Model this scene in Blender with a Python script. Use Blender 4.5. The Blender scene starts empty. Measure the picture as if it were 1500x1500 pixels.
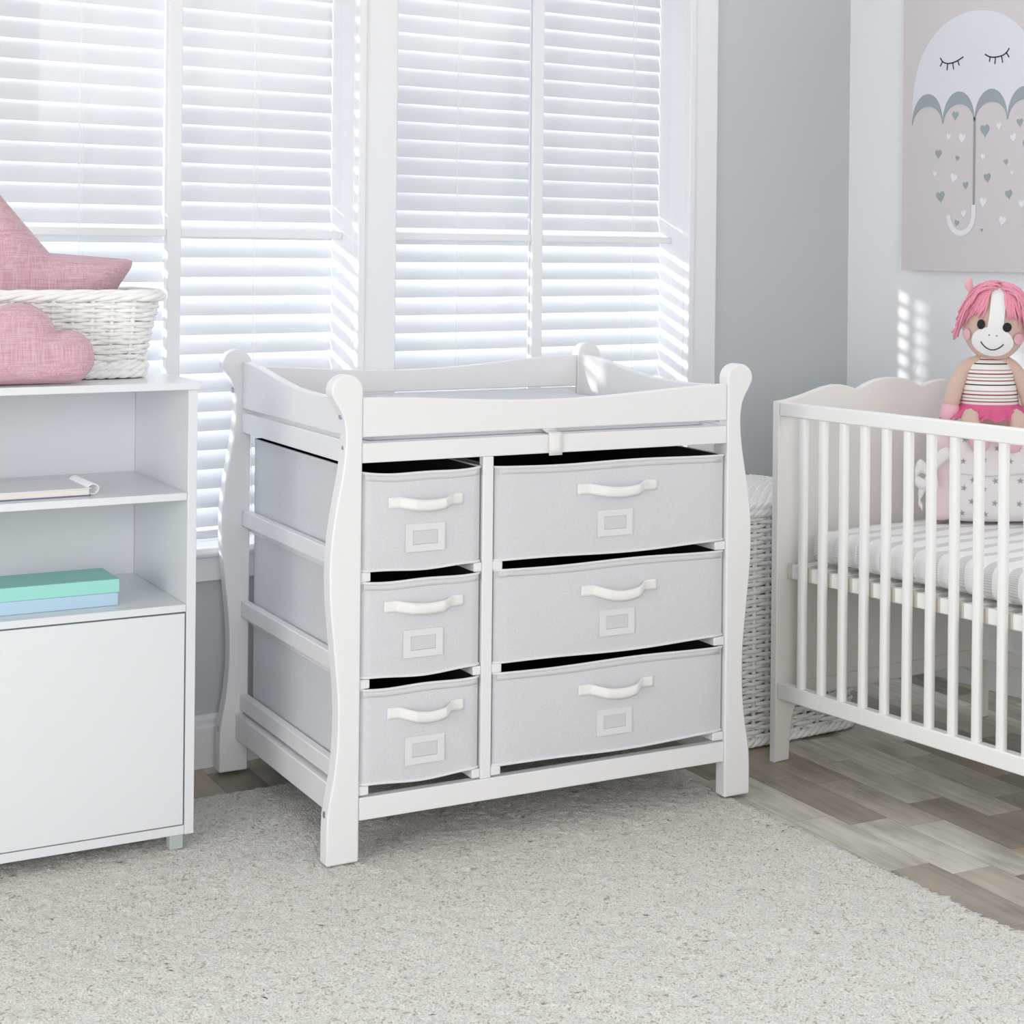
import bpy, bmesh, math, random
import numpy as np
from mathutils import Vector, Matrix

random.seed(7)
rng = np.random.default_rng(7)
SC = bpy.context.scene
COL = SC.collection
PI = math.pi

# ------------------------------------------------------------------ materials
def mat(name, col, rough=0.5, metal=0.0, spec=0.5, bump=None, vary=None, sheen=0.0, trans=0.0, emit=None):
    """Principled material; bump=(scale,strength,dist), vary=(scale,amount) adds procedural noise."""
    m = bpy.data.materials.new(name)
    m.use_nodes = True
    nt = m.node_tree
    b = nt.nodes['Principled BSDF']
    b.inputs['Base Color'].default_value = (*col, 1)
    b.inputs['Roughness'].default_value = rough
    b.inputs['Metallic'].default_value = metal
    b.inputs['Specular IOR Level'].default_value = spec
    if sheen:
        b.inputs['Sheen Weight'].default_value = sheen
    if trans:
        b.inputs['Transmission Weight'].default_value = trans
    if bump or vary:
        tc = nt.nodes.new('ShaderNodeTexCoord')
    if vary:
        n = nt.nodes.new('ShaderNodeTexNoise'); n.inputs['Scale'].default_value = vary[0]; n.inputs['Detail'].default_value = 5
        nt.links.new(tc.outputs['Object'], n.inputs['Vector'])
        mx = nt.nodes.new('ShaderNodeMix'); mx.data_type = 'RGBA'
        mx.inputs[6].default_value = (*[max(0, c * (1 - vary[1])) for c in col], 1)
        mx.inputs[7].default_value = (*[min(1, c * (1 + vary[1])) for c in col], 1)
        nt.links.new(n.outputs['Fac'], mx.inputs[0]); nt.links.new(mx.outputs[2], b.inputs['Base Color'])
    if bump:
        n = nt.nodes.new('ShaderNodeTexNoise'); n.inputs['Scale'].default_value = bump[0]; n.inputs['Detail'].default_value = 3
        nt.links.new(tc.outputs['Object'], n.inputs['Vector'])
        bp = nt.nodes.new('ShaderNodeBump'); bp.inputs['Strength'].default_value = bump[1]; bp.inputs['Distance'].default_value = bump[2]
        nt.links.new(n.outputs['Fac'], bp.inputs['Height']); nt.links.new(bp.outputs['Normal'], b.inputs['Normal'])
    return m

def N(nt, kind, **kw):
    n = nt.nodes.new(kind)
    for k, v in kw.items():
        setattr(n, k, v)
    return n

def math_node(nt, op, a, b=None):
    n = N(nt, 'ShaderNodeMath', operation=op)
    for i, x in enumerate((a, b)):
        if x is None: continue
        if isinstance(x, (int, float)): n.inputs[i].default_value = x
        else: nt.links.new(x, n.inputs[i])
    return n.outputs[0]

def ramp(nt, fac, stops, interp='LINEAR'):
    r = N(nt, 'ShaderNodeValToRGB'); r.color_ramp.interpolation = interp
    el = r.color_ramp.elements
    while len(el) < len(stops): el.new(0.5)
    for e, (p, c) in zip(el, stops):
        e.position = p; e.color = (*c, 1)
    nt.links.new(fac, r.inputs[0])
    return r.outputs[0]

M = {}
M['paint'] = mat('white_satin_paint', (0.80, 0.80, 0.81), 0.38, bump=(120, 0.03, 0.002))
M['cab'] = mat('white_laminate', (0.74, 0.76, 0.785), 0.28)
M['crib'] = mat('crib_white_lacquer', (0.86, 0.86, 0.85), 0.32)
M['cribpanel'] = mat('crib_cream_board', (0.79, 0.775, 0.75), 0.4)
M['trim'] = mat('white_trim_paint', (0.84, 0.85, 0.87), 0.4)
M['wallgrey'] = mat('grey_wall_paint', (0.56, 0.595, 0.61), 0.75, bump=(160, 0.08, 0.002))
M['wallwhite'] = mat('white_wall_paint', (0.89, 0.905, 0.92), 0.8, bump=(160, 0.08, 0.002))
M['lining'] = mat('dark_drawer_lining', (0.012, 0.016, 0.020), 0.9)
M['webbing'] = mat('white_cotton_webbing', (0.82, 0.81, 0.80), 0.8, bump=(900, 0.2, 0.001))
M['label'] = mat('label_pocket_vinyl', (0.73, 0.73, 0.735), 0.5)
M['labelwin'] = mat('clear_label_window', (0.62, 0.63, 0.645), 0.3)
M['screw'] = mat('steel_screw', (0.5, 0.5, 0.52), 0.3, metal=0.9)
M['wick'] = mat('white_painted_wicker', (0.88, 0.88, 0.87), 0.45, vary=(60, 0.06))
M['wickdark'] = mat('shadowed_wicker_core', (0.42, 0.39, 0.36), 0.8)  # darker copy of the wicker, shade behind the weave put into its colour
M['pink'] = mat('pink_melange_linen', (0.60, 0.36, 0.41), 0.9, sheen=0.3)
M['pad'] = mat('pale_grey_pad_vinyl', (0.60, 0.61, 0.63), 0.5)
M['teal'] = mat('mint_book_cloth', (0.32, 0.70, 0.62), 0.5)
M['blue'] = mat('pale_blue_book_cloth', (0.45, 0.62, 0.76), 0.5)
M['paper'] = mat('cream_paper', (0.78, 0.75, 0.70), 0.8)
M['cover'] = mat('white_notebook_cover', (0.84, 0.83, 0.86), 0.35)
M['navy'] = mat('blue_back_cover', (0.16, 0.20, 0.34), 0.5)
M['coil'] = mat('white_wire_coil', (0.85, 0.85, 0.87), 0.3)
M['black'] = mat('black_felt', (0.008, 0.008, 0.009), 0.7)
M['blackprint'] = mat('black_print', (0.01, 0.01, 0.012), 0.8)
M['tan'] = mat('tan_plush_cloth', (0.62, 0.455, 0.385), 0.9, bump=(400, 0.15, 0.001), sheen=0.2)
M['whitefelt'] = mat('white_plush', (0.82, 0.82, 0.83), 0.9, bump=(500, 0.15, 0.001))
M['pinkfelt'] = mat('pale_pink_plush', (0.80, 0.47, 0.53), 0.9, bump=(500, 0.15, 0.001))
M['yarn'] = mat('pink_yarn', (0.82, 0.33, 0.44), 0.85, vary=(300, 0.25))
M['pinkcot'] = mat('pale_pink_cotton', (0.80, 0.65, 0.67), 0.85)
M['bow'] = mat('white_cotton', (0.84, 0.82, 0.82), 0.85)
M['canvas'] = mat('blush_grey_canvas', (0.66, 0.625, 0.64), 0.8)
M['pwhite'] = mat('print_pale_lilac_white', (0.75, 0.755, 0.81), 0.8)
M['pgrey'] = mat('print_blue_grey', (0.34, 0.39, 0.425), 0.8)
M['pmid'] = mat('print_mid_grey', (0.35, 0.36, 0.38), 0.8)
M['pheart'] = mat('print_white', (0.82, 0.82, 0.86), 0.8)
M['slatbeige'] = mat('shaded_slat_gap', (0.64, 0.61, 0.56), 0.7)  # beige carries the shade between the white mattress slats
M['cord'] = mat('white_blind_cord', (0.85, 0.86, 0.88), 0.7)

def glass_material():
    m = bpy.data.materials.new('clear_window_glass'); m.use_nodes = True
    nt = m.node_tree; nt.nodes.clear()
    o = N(nt, 'ShaderNodeOutputMaterial'); t = N(nt, 'ShaderNodeBsdfTransparent'); g = N(nt, 'ShaderNodeBsdfGlossy')
    g.inputs['Roughness'].default_value = 0.02
    mx = N(nt, 'ShaderNodeMixShader'); mx.inputs[0].default_value = 0.05
    nt.links.new(t.outputs[0], mx.inputs[1]); nt.links.new(g.outputs[0], mx.inputs[2]); nt.links.new(mx.outputs[0], o.inputs[0])
    return m
M['glass'] = glass_material()

def acrylic_material():
    m = mat('clear_acrylic_foot', (0.80, 0.88, 0.87), 0.08, trans=0.55)
    return m
M['acrylic'] = acrylic_material()

def slat_material():
    m = mat('white_blind_slat', (0.80, 0.815, 0.85), 0.45)
    nt = m.node_tree; b = nt.nodes['Principled BSDF']; o = nt.nodes['Material Output']
    t = N(nt, 'ShaderNodeBsdfTranslucent'); t.inputs[0].default_value = (0.88, 0.91, 0.97, 1)
    mx = N(nt, 'ShaderNodeMixShader'); mx.inputs[0].default_value = 0.10
    nt.links.new(b.outputs[0], mx.inputs[1]); nt.links.new(t.outputs[0], mx.inputs[2]); nt.links.new(mx.outputs[0], o.inputs[0])
    return m
M['slat'] = slat_material()

def fabric_material():
    m = mat('grey_drawer_fabric', (0.60, 0.605, 0.63), 0.85)
    nt = m.node_tree; b = nt.nodes['Principled BSDF']
    tc = N(nt, 'ShaderNodeTexCoord')
    mp = N(nt, 'ShaderNodeMapping'); mp.inputs['Scale'].default_value = (420, 420, 420)
    nt.links.new(tc.outputs['Object'], mp.inputs[0])
    n = N(nt, 'ShaderNodeTexNoise'); n.inputs['Scale'].default_value = 1.0; n.inputs['Detail'].default_value = 2
    nt.links.new(mp.outputs[0], n.inputs[0])
    c = ramp(nt, n.outputs['Fac'], [(0.3, (0.60, 0.605, 0.635)), (0.7, (0.68, 0.685, 0.715))])
    nt.links.new(c, b.inputs['Base Color'])
    n2 = N(nt, 'ShaderNodeTexNoise'); n2.inputs['Scale'].default_value = 9
    nt.links.new(tc.outputs['Object'], n2.inputs[0])
    add = math_node(nt, 'ADD', math_node(nt, 'MULTIPLY', n.outputs['Fac'], 0.10), n2.outputs['Fac'])
    bp = N(nt, 'ShaderNodeBump'); bp.inputs['Strength'].default_value = 0.35; bp.inputs['Distance'].default_value = 0.006
    nt.links.new(add, bp.inputs['Height']); nt.links.new(bp.outputs[0], b.inputs['Normal'])
    return m
M['fabric'] = fabric_material()

def linen_material():
    m = M['pink']; nt = m.node_tree; b = nt.nodes['Principled BSDF']
    tc = N(nt, 'ShaderNodeTexCoord')
    outs = []
    for sc in ((25, 25, 420), (420, 420, 25)):
        mp = N(nt, 'ShaderNodeMapping'); mp.inputs['Scale'].default_value = sc
        nt.links.new(tc.outputs['Object'], mp.inputs[0])
        n = N(nt, 'ShaderNodeTexNoise'); n.inputs['Scale'].default_value = 1; n.inputs['Detail'].default_value = 3
        nt.links.new(mp.outputs[0], n.inputs[0]); outs.append(n.outputs['Fac'])
    s = math_node(nt, 'MULTIPLY', math_node(nt, 'ADD', outs[0], outs[1]), 0.5)
    c = ramp(nt, s, [(0.38, (0.54, 0.29, 0.36)), (0.5, (0.61, 0.38, 0.44)), (0.62, (0.68, 0.49, 0.53))])
    nt.links.new(c, b.inputs['Base Color'])
    bp = N(nt, 'ShaderNodeBump'); bp.inputs['Strength'].default_value = 0.25; bp.inputs['Distance'].default_value = 0.002
    nt.links.new(s, bp.inputs['Height']); nt.links.new(bp.outputs[0], b.inputs['Normal'])
linen_material()

def floor_material():
    m = bpy.data.materials.new('reclaimed_plank_floor'); m.use_nodes = True
    nt = m.node_tree; b = nt.nodes['Principled BSDF']
    tc = N(nt, 'ShaderNodeTexCoord')
    mp = N(nt, 'ShaderNodeMapping'); mp.inputs['Rotation'].default_value = (0, 0, math.radians(8)); mp.inputs['Location'].default_value = (0.04, 0.1, 0)
    nt.links.new(tc.outputs['Object'], mp.inputs[0])
    sp = N(nt, 'ShaderNodeSeparateXYZ'); nt.links.new(mp.outputs[0], sp.inputs[0])
    W, L = 0.098, 0.34
    xr = math_node(nt, 'DIVIDE', sp.outputs[0], W); row = math_node(nt, 'FLOOR', xr)
    wn = N(nt, 'ShaderNodeTexWhiteNoise', noise_dimensions='1D'); nt.links.new(row, wn.inputs['W'])
    yo = math_node(nt, 'ADD', math_node(nt, 'DIVIDE', sp.outputs[1], L), math_node(nt, 'MULTIPLY', wn.outputs['Value'], 7.0))
    colr = math_node(nt, 'FLOOR', yo)
    cb = N(nt, 'ShaderNodeCombineXYZ'); nt.links.new(row, cb.inputs[0]); nt.links.new(colr, cb.inputs[1])
    pid = N(nt, 'ShaderNodeTexWhiteNoise', noise_dimensions='3D'); nt.links.new(cb.outputs[0], pid.inputs['Vector'])
    base = ramp(nt, pid.outputs['Value'], [(0.0, (0.25, 0.225, 0.18)), (0.2, (0.43, 0.40, 0.335)), (0.42, (0.32, 0.285, 0.235)),
        (0.58, (0.54, 0.515, 0.445)), (0.76, (0.36, 0.305, 0.235)), (0.87, (0.47, 0.36, 0.255)), (0.92, (0.60, 0.58, 0.515))], 'CONSTANT')
    # grain stretched along the boards, shifted per board
    mp2 = N(nt, 'ShaderNodeMapping'); mp2.inputs['Scale'].default_value = (60, 5, 1)
    va = N(nt, 'ShaderNodeVectorMath', operation='ADD'); nt.links.new(mp.outputs[0], va.inputs[0]); nt.links.new(pid.outputs['Color'], va.inputs[1])
    nt.links.new(va.outputs[0], mp2.inputs[0])
    g = N(nt, 'ShaderNodeTexNoise'); g.inputs['Scale'].default_value = 1; g.inputs['Detail'].default_value = 6; g.inputs['Roughness'].default_value = 0.65
    nt.links.new(mp2.outputs[0], g.inputs[0])
    mp3 = N(nt, 'ShaderNodeMapping'); mp3.inputs['Scale'].default_value = (14, 5, 1); nt.links.new(va.outputs[0], mp3.inputs[0])
    g2 = N(nt, 'ShaderNodeTexNoise'); g2.inputs['Scale'].default_value = 1; g2.inputs['Detail'].default_value = 4
    nt.links.new(mp3.outputs[0], g2.inputs[0])
    gr = ramp(nt, math_node(nt, 'ADD', math_node(nt, 'MULTIPLY', g.outputs['Fac'], 0.5), math_node(nt, 'MULTIPLY', g2.outputs['Fac'], 0.5)),
              [(0.33, (0.62, 0.60, 0.58)), (0.5, (1, 1, 1)), (0.68, (1.35, 1.33, 1.28))])
    mx = N(nt, 'ShaderNodeMix', data_type='RGBA', blend_type='MULTIPLY'); mx.inputs[0].default_value = 1
    nt.links.new(base, mx.inputs[6]); nt.links.new(gr, mx.inputs[7])
    # joints
    fx = math_node(nt, 'FRACT', xr); fy = math_node(nt, 'FRACT', yo)
    jx = math_node(nt, 'LESS_THAN', fx, 0.018); jy = math_node(nt, 'LESS_THAN', fy, 0.005)
    j = math_node(nt, 'MULTIPLY', math_node(nt, 'MAXIMUM', jx, jy), 0.55)
    mj = N(nt, 'ShaderNodeMix', data_type='RGBA'); mj.inputs[7].default_value = (0.06, 0.05, 0.045, 1)
    nt.links.new(j, mj.inputs[0]); nt.links.new(mx.outputs[2], mj.inputs[6]); nt.links.new(mj.outputs[2], b.inputs['Base Color'])
    b.inputs['Roughness'].default_value = 0.36; b.inputs['Specular IOR Level'].default_value = 0.45
    bp = N(nt, 'ShaderNodeBump'); bp.inputs['Strength'].default_value = 0.12; bp.inputs['Distance'].default_value = 0.003
    nt.links.new(g.outputs['Fac'], bp.inputs['Height']); nt.links.new(bp.outputs[0], b.inputs['Normal'])
    return m
M['floor'] = floor_material()

def rug_material():
    m = bpy.data.materials.new('cream_shaggy_pile'); m.use_nodes = True
    nt = m.node_tree; b = nt.nodes['Principled BSDF']; tc = N(nt, 'ShaderNodeTexCoord')
    def noise(sc, det, mapping=None):
        n = N(nt, 'ShaderNodeTexNoise'); n.inputs['Scale'].default_value = sc; n.inputs['Detail'].default_value = det
        nt.links.new(tc.outputs['Object'], n.inputs[0]); return n.outputs['Fac']
    big, mid, fine = noise(5, 3), noise(60, 4), noise(240, 3)
    c = ramp(nt, fine, [(0.32, (0.48, 0.445, 0.395)), (0.47, (0.65, 0.63, 0.59)), (0.66, (0.75, 0.735, 0.70))])
    fl = math_node(nt, 'MULTIPLY', math_node(nt, 'GREATER_THAN', noise(130, 2), 0.625), math_node(nt, 'GREATER_THAN', noise(22, 2), 0.47))
    mx = N(nt, 'ShaderNodeMix', data_type='RGBA'); mx.inputs[7].default_value = (0.33, 0.275, 0.21, 1)
    nt.links.new(math_node(nt, 'MULTIPLY', fl, 0.75), mx.inputs[0]); nt.links.new(c, mx.inputs[6])
    nt.links.new(mx.outputs[2], b.inputs['Base Color'])
    b.inputs['Roughness'].default_value = 1.0; b.inputs['Specular IOR Level'].default_value = 0.1; b.inputs['Sheen Weight'].default_value = 0.2
    h = math_node(nt, 'ADD', math_node(nt, 'MULTIPLY', mid, 0.7), math_node(nt, 'ADD', math_node(nt, 'MULTIPLY', fine, 0.5), math_node(nt, 'MULTIPLY', big, 0.5)))
    bp = N(nt, 'ShaderNodeBump'); bp.inputs['Strength'].default_value = 0.7; bp.inputs['Distance'].default_value = 0.012
    nt.links.new(h, bp.inputs['Height']); nt.links.new(bp.outputs[0], b.inputs['Normal'])
    return m
M['rug'] = rug_material()

def striped_sheet_material():
    """white sheet with soft grey bands across the cot and fine pinstripes between"""
    m = mat('striped_cot_sheet', (0.8, 0.8, 0.8), 0.85); nt = m.node_tree; b = nt.nodes['Principled BSDF']
    tc = N(nt, 'ShaderNodeTexCoord'); sp = N(nt, 'ShaderNodeSeparateXYZ'); nt.links.new(tc.outputs['Object'], sp.inputs[0])
    nz = N(nt, 'ShaderNodeTexNoise'); nz.inputs['Scale'].default_value = 14; nt.links.new(tc.outputs['Object'], nz.inputs[0])
    wob = math_node(nt, 'MULTIPLY', math_node(nt, 'SUBTRACT', nz.outputs['Fac'], 0.5), 0.018)
    bb = math_node(nt, 'ADD', sp.outputs[1], wob)
    f = math_node(nt, 'FRACT', math_node(nt, 'DIVIDE', math_node(nt, 'ADD', bb, 5.02), 0.077))
    band = math_node(nt, 'LESS_THAN', f, 0.36)
    pin = math_node(nt, 'LESS_THAN', math_node(nt, 'FRACT', math_node(nt, 'DIVIDE', math_node(nt, 'ADD', sp.outputs[2], math_node(nt, 'MULTIPLY', sp.outputs[0], 1.0)), 0.0055)), 0.4)
    amt = math_node(nt, 'ADD', math_node(nt, 'MULTIPLY', math_node(nt, 'MULTIPLY', band, 0.5), 1.0), math_node(nt, 'MULTIPLY', pin, math_node(nt, 'ADD', 0.16, math_node(nt, 'MULTIPLY', band, 0.3))))
    mx = N(nt, 'ShaderNodeMix', data_type='RGBA'); mx.inputs[6].default_value = (0.84, 0.83, 0.84, 1); mx.inputs[7].default_value = (0.53, 0.515, 0.51, 1)
    nt.links.new(amt, mx.inputs[0]); nt.links.new(mx.outputs[2], b.inputs['Base Color'])
    return m
M['sheet'] = striped_sheet_material()

def shirt_material():
    m = mat('striped_knit', (0.8, 0.8, 0.78), 0.9); nt = m.node_tree; b = nt.nodes['Principled BSDF']
    tc = N(nt, 'ShaderNodeTexCoord'); sp = N(nt, 'ShaderNodeSeparateXYZ'); nt.links.new(tc.outputs['Object'], sp.inputs[0])
    f = math_node(nt, 'FRACT', math_node(nt, 'DIVIDE', math_node(nt, 'ADD', sp.outputs[2], 1.004), 0.050))
    W_ = (0.82, 0.81, 0.78)
    c = ramp(nt, f, [(0.0, W_), (0.10, (0.03, 0.03, 0.035)), (0.16, W_), (0.30, (0.36, 0.11, 0.13)), (0.36, W_), (0.46, (0.35, 0.34, 0.20)), (0.51, W_),
                     (0.62, (0.30, 0.09, 0.11)), (0.69, W_), (0.80, (0.45, 0.30, 0.32)), (0.86, W_)], 'CONSTANT')
    nt.links.new(c, b.inputs['Base Color'])
    return m
M['shirt'] = shirt_material()

def tulle_material():
    m = mat('hot_pink_tulle', (0.80, 0.13, 0.32), 0.7); nt = m.node_tree; b = nt.nodes['Principled BSDF']; o = nt.nodes['Material Output']
    t = N(nt, 'ShaderNodeBsdfTransparent'); mx = N(nt, 'ShaderNodeMixShader'); mx.inputs[0].default_value = 0.28
    nt.links.new(b.outputs[0], mx.inputs[1]); nt.links.new(t.outputs[0], mx.inputs[2]); nt.links.new(mx.outputs[0], o.inputs[0])
    return m
M['tulle'] = tulle_material()

# ------------------------------------------------------------------ mesh helpers
class MB:
    def __init__(s): s.v, s.f, s.m = [], [], []
    def add(s, vs, fs, mi=0):
        o = len(s.v); s.v += [tuple(v) for v in vs]
        s.f += [tuple(o + i for i in f) for f in fs]; s.m += [mi] * len(fs); return s
    def box(s, x0, x1, y0, y1, z0, z1, mi=0):
        vs = [(x, y, z) for z in (z0, z1) for y in (y0, y1) for x in (x0, x1)]
        return s.add(vs, [(0, 2, 3, 1), (4, 5, 7, 6), (0, 1, 5, 4), (2, 6, 7, 3), (0, 4, 6, 2), (1, 3, 7, 5)], mi)
    def prism(s, poly, ax, d0, d1, mi=0):
        def P(a, b, d): return {'x': (d, a, b), 'y': (a, d, b), 'z': (a, b, d)}[ax]
        n = len(poly); vs = [P(a, b, d0) for a, b in poly] + [P(a, b, d1) for a, b in poly]
        fs = [tuple(range(n))[::-1], tuple(range(n, 2 * n))] + [(i, (i + 1) % n, n + (i + 1) % n, n + i) for i in range(n)]
        return s.add(vs, fs, mi)
    def tube(s, pts, r, n=6, closed=False, mi=0, cap=True, flat=None):
        pts = [Vector(p) for p in pts]; k = len(pts)
        rr = r if isinstance(r, (list, tuple)) else [r] * k
        T = []
        for i in range(k):
            a = pts[(i - 1) % k] if (closed or i > 0) else pts[i]
            b = pts[(i + 1) % k] if (closed or i < k - 1) else pts[i]
            t = (b - a); T.append(t.normalized() if t.length > 1e-9 else Vector((0, 0, 1)))
        up = Vector((0, 0, 1)) if abs(T[0].z) < 0.9 else Vector((1, 0, 0))
        nx = T[0].cross(up).normalized(); vs = []
        for i in range(k):
            nx = (nx - T[i] * nx.dot(T[i])).normalized(); ny = T[i].cross(nx)
            for j in range(n):
                a = 2 * PI * j / n
                sx, sy = (1, 1) if flat is None else flat
                vs.append(pts[i] + (nx * math.cos(a) * sx + ny * math.sin(a) * sy) * rr[i])
        fs = []
        for i in range(k if closed else k - 1):
            i2 = (i + 1) % k
            fs += [(i * n + j, i * n + (j + 1) % n, i2 * n + (j + 1) % n, i2 * n + j) for j in range(n)]
        if cap and not closed: fs += [tuple(range(n))[::-1], tuple(range((k - 1) * n, k * n))]
        return s.add(vs, fs, mi)
    def ellipsoid(s, c, r, seg=24, rings=14, mi=0):
        vs = [(c[0], c[1], c[2] - r[2])]
        for i in range(1, rings):
            t = -PI / 2 + PI * i / rings
            vs += [(c[0] + r[0] * math.cos(t) * math.cos(2 * PI * j / seg), c[1] + r[1] * math.cos(t) * math.sin(2 * PI * j / seg), c[2] + r[2] * math.sin(t)) for j in range(seg)]
        vs.append((c[0], c[1], c[2] + r[2])); e = len(vs) - 1
        fs = [(0, 1 + (j + 1) % seg, 1 + j) for j in range(seg)]
        for i in range(rings - 2):
            a = 1 + i * seg
            fs += [(a + j, a + (j + 1) % seg, a + seg + (j + 1) % seg, a + seg + j) for j in range(seg)]
        a = 1 + (rings - 2) * seg
        fs += [(a + j, a + (j + 1) % seg, e) for j in range(seg)]
        return s.add(vs, fs, mi)
    def grid(s, fn, nu, nv, cu=False, cv=False, mi=0):
        vs = [fn(i / (nu if cu else nu - 1), j / (nv if cv else nv - 1)) for i in range(nu) for j in range(nv)]
        fs = []
        for i in range(nu if cu else nu - 1):
            for j in range(nv if cv else nv - 1):
                fs.append((i * nv + j, ((i + 1) % nu) * nv + j, ((i + 1) % nu) * nv + (j + 1) % nv, i * nv + (j + 1) % nv))
        return s.add(vs, fs, mi)
    def build(s, name, mats, parent=None, bevel=0, seg=2, angle=35, subsurf=0, solid=0):
        me = bpy.data.meshes.new(name); me.from_pydata(s.v, [], s.f)
        for m in (mats if isinstance(mats, (list, tuple)) else [mats]): me.materials.append(m)
        me.polygons.foreach_set('material_index', s.m)
        bm = bmesh.new(); bm.from_mesh(me); bmesh.ops.recalc_face_normals(bm, faces=bm.faces); bm.to_mesh(me); bm.free()
        me.polygons.foreach_set('use_smooth', [True] * len(me.polygons)); me.set_sharp_from_angle(angle=math.radians(angle)); me.update()
        o = bpy.data.objects.new(name, me); COL.objects.link(o)
        if parent: o.parent = parent
        if solid:
            k = o.modifiers.new('solid', 'SOLIDIFY'); k.thickness = solid; k.offset = 0
        if bevel:
            k = o.modifiers.new('bevel', 'BEVEL'); k.width = bevel; k.segments = seg; k.limit_method = 'ANGLE'; k.angle_limit = math.radians(40)
        if subsurf:
            k = o.modifiers.new('sub', 'SUBSURF'); k.levels = subsurf; k.render_levels = subsurf
        return o

def box(name, x0, x1, y0, y1, z0, z1, m, parent=None, bevel=0.002):
    return MB().box(x0, x1, y0, y1, z0, z1).build(name, m, parent, bevel)

def thing(name, label, cat, loc=(0, 0, 0), rotz=0.0, group=None):
    o = bpy.data.objects.new(name, None); COL.objects.link(o); o.empty_display_size = 0.1
    o.location = loc; o.rotation_euler = (0, 0, rotz); o['label'] = label; o['category'] = cat
    if group: o['group'] = group
    return o

def tag(o, label, cat, group=None):
    o['label'] = label; o['category'] = cat
    if group: o['group'] = group
    return o

def structure(o, label=None):
    o['kind'] = 'structure'
    if label: o['label'] = label
    return o

def dup(o, name=None):
    c = o.copy(); COL.objects.link(c)
    for ch in o.children:
        d = ch.copy(); COL.objects.link(d); d.parent = c
        for g in ch.children:
            e = g.copy(); COL.objects.link(e); e.parent = d
    return c

def smooth(t):
    t = max(0.0, min(1.0, t)); return t * t * (3 - 2 * t)

def catmull(pts, k=6, closed=False):
    P = [Vector(p) for p in pts]; n = len(P); out = []
    for i in range(n if closed else n - 1):
        if closed: a, b, c, d = P[(i - 1) % n], P[i], P[(i + 1) % n], P[(i + 2) % n]
        else: a, b, c, d = P[max(i - 1, 0)], P[i], P[i + 1], P[min(i + 2, n - 1)]
        for j in range(k):
            t = j / k
            out.append(0.5 * ((2 * b) + (c - a) * t + (2 * a - 5 * b + 4 * c - d) * t * t + (3 * b - a - 3 * c + d) * t ** 3))
    if not closed: out.append(P[-1])
    return out

# ------------------------------------------------------------------ room shell
YW, XR = 3.918, 3.745          # room faces of the window wall and the right-hand wall
YO = 4.062                     # outer face of the window wall
ZT = 2.75
W1, W2 = (0.95, 2.085), (2.189, 3.114)
ZB, ZH = 0.512, 2.24

structure(MB().box(-3.3, XR + 0.1, -3.2, YO, -0.06, 0).build('floor', M['floor']))
w = MB()
w.box(-3.3, W1[0], YW, YO, 0, ZT); w.box(W1[1], W2[0], YW, YO, 0.4892, ZH); w.box(W2[1], XR + 0.1, YW, YO, 0, ZT)
w.box(W1[0], W2[1], YW, YO, 0, 0.4892); w.box(W1[0], W2[1], YW, YO, ZH, ZT)
structure(w.build('wall_back', M['wallgrey']))
structure(MB().box(XR, XR + 0.1, -3.2, YW, 0, ZT).build('wall_right', M['wallwhite']))

structure(MB().box(-3.3, -3.2, -3.2, YW, 0, ZT).build('wall_left', M['wallwhite']))

def profile_board(prof, ax, d0, d1, name, m):
    return structure(MB().prism(prof, ax, d0, d1).build(name, m, bevel=0.002))
bb = [(0, 0), (-0.016, 0), (-0.016, 0.094), (-0.011, 0.100), (-0.012, 0.112), (-0.005, 0.122), (0, 0.122)]
profile_board([(YW + a, z) for a, z in bb], 'x', -3.199, XR - 0.017, 'baseboard_back', M['trim'])
profile_board([(XR + a, z) for a, z in bb], 'y', -3.2, YW - 0.001, 'baseboard_right', M['trim'])

# casings, jamb linings and sills
def casing(x0, x1, name):
    b = MB(); b.box(x0, x1, YW - 0.018, YW - 0.0005, ZB - 0.005, ZH + 0.1)
    return structure(b.build(name, M['trim'], bevel=0.003))
casing(W1[1] + 0.016, W2[0], 'trim_1'); casing(W2[1] + 0.016, W2[1] + 0.10, 'trim_2'); casing(W1[0] - 0.10, W1[0] - 0.016, 'trim_3')
b = MB()
b.prism([(YW - 0.045, 0.500), (YW - 0.04, 0.512), (YO, 0.512), (YO, 0.490), (YW - 0.04, 0.490)], 'x', W1[0] - 0.12, W2[1] + 0.115)
structure(b.build('trim_4', M['trim'], bevel=0.003))
structure(MB().box(W1[0] - 0.10, W2[1] + 0.10, YW - 0.022, YW - 0.0005, 0.432, 0.4895).build('trim_5', M['trim'], bevel=0.003))
structure(MB().box(W1[0] - 0.12, W2[1] + 0.12, YW - 0.022, YW - 0.0005, ZH + 0.1005, ZH + 0.2).build('trim_6', M['trim'], bevel=0.003))

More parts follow.
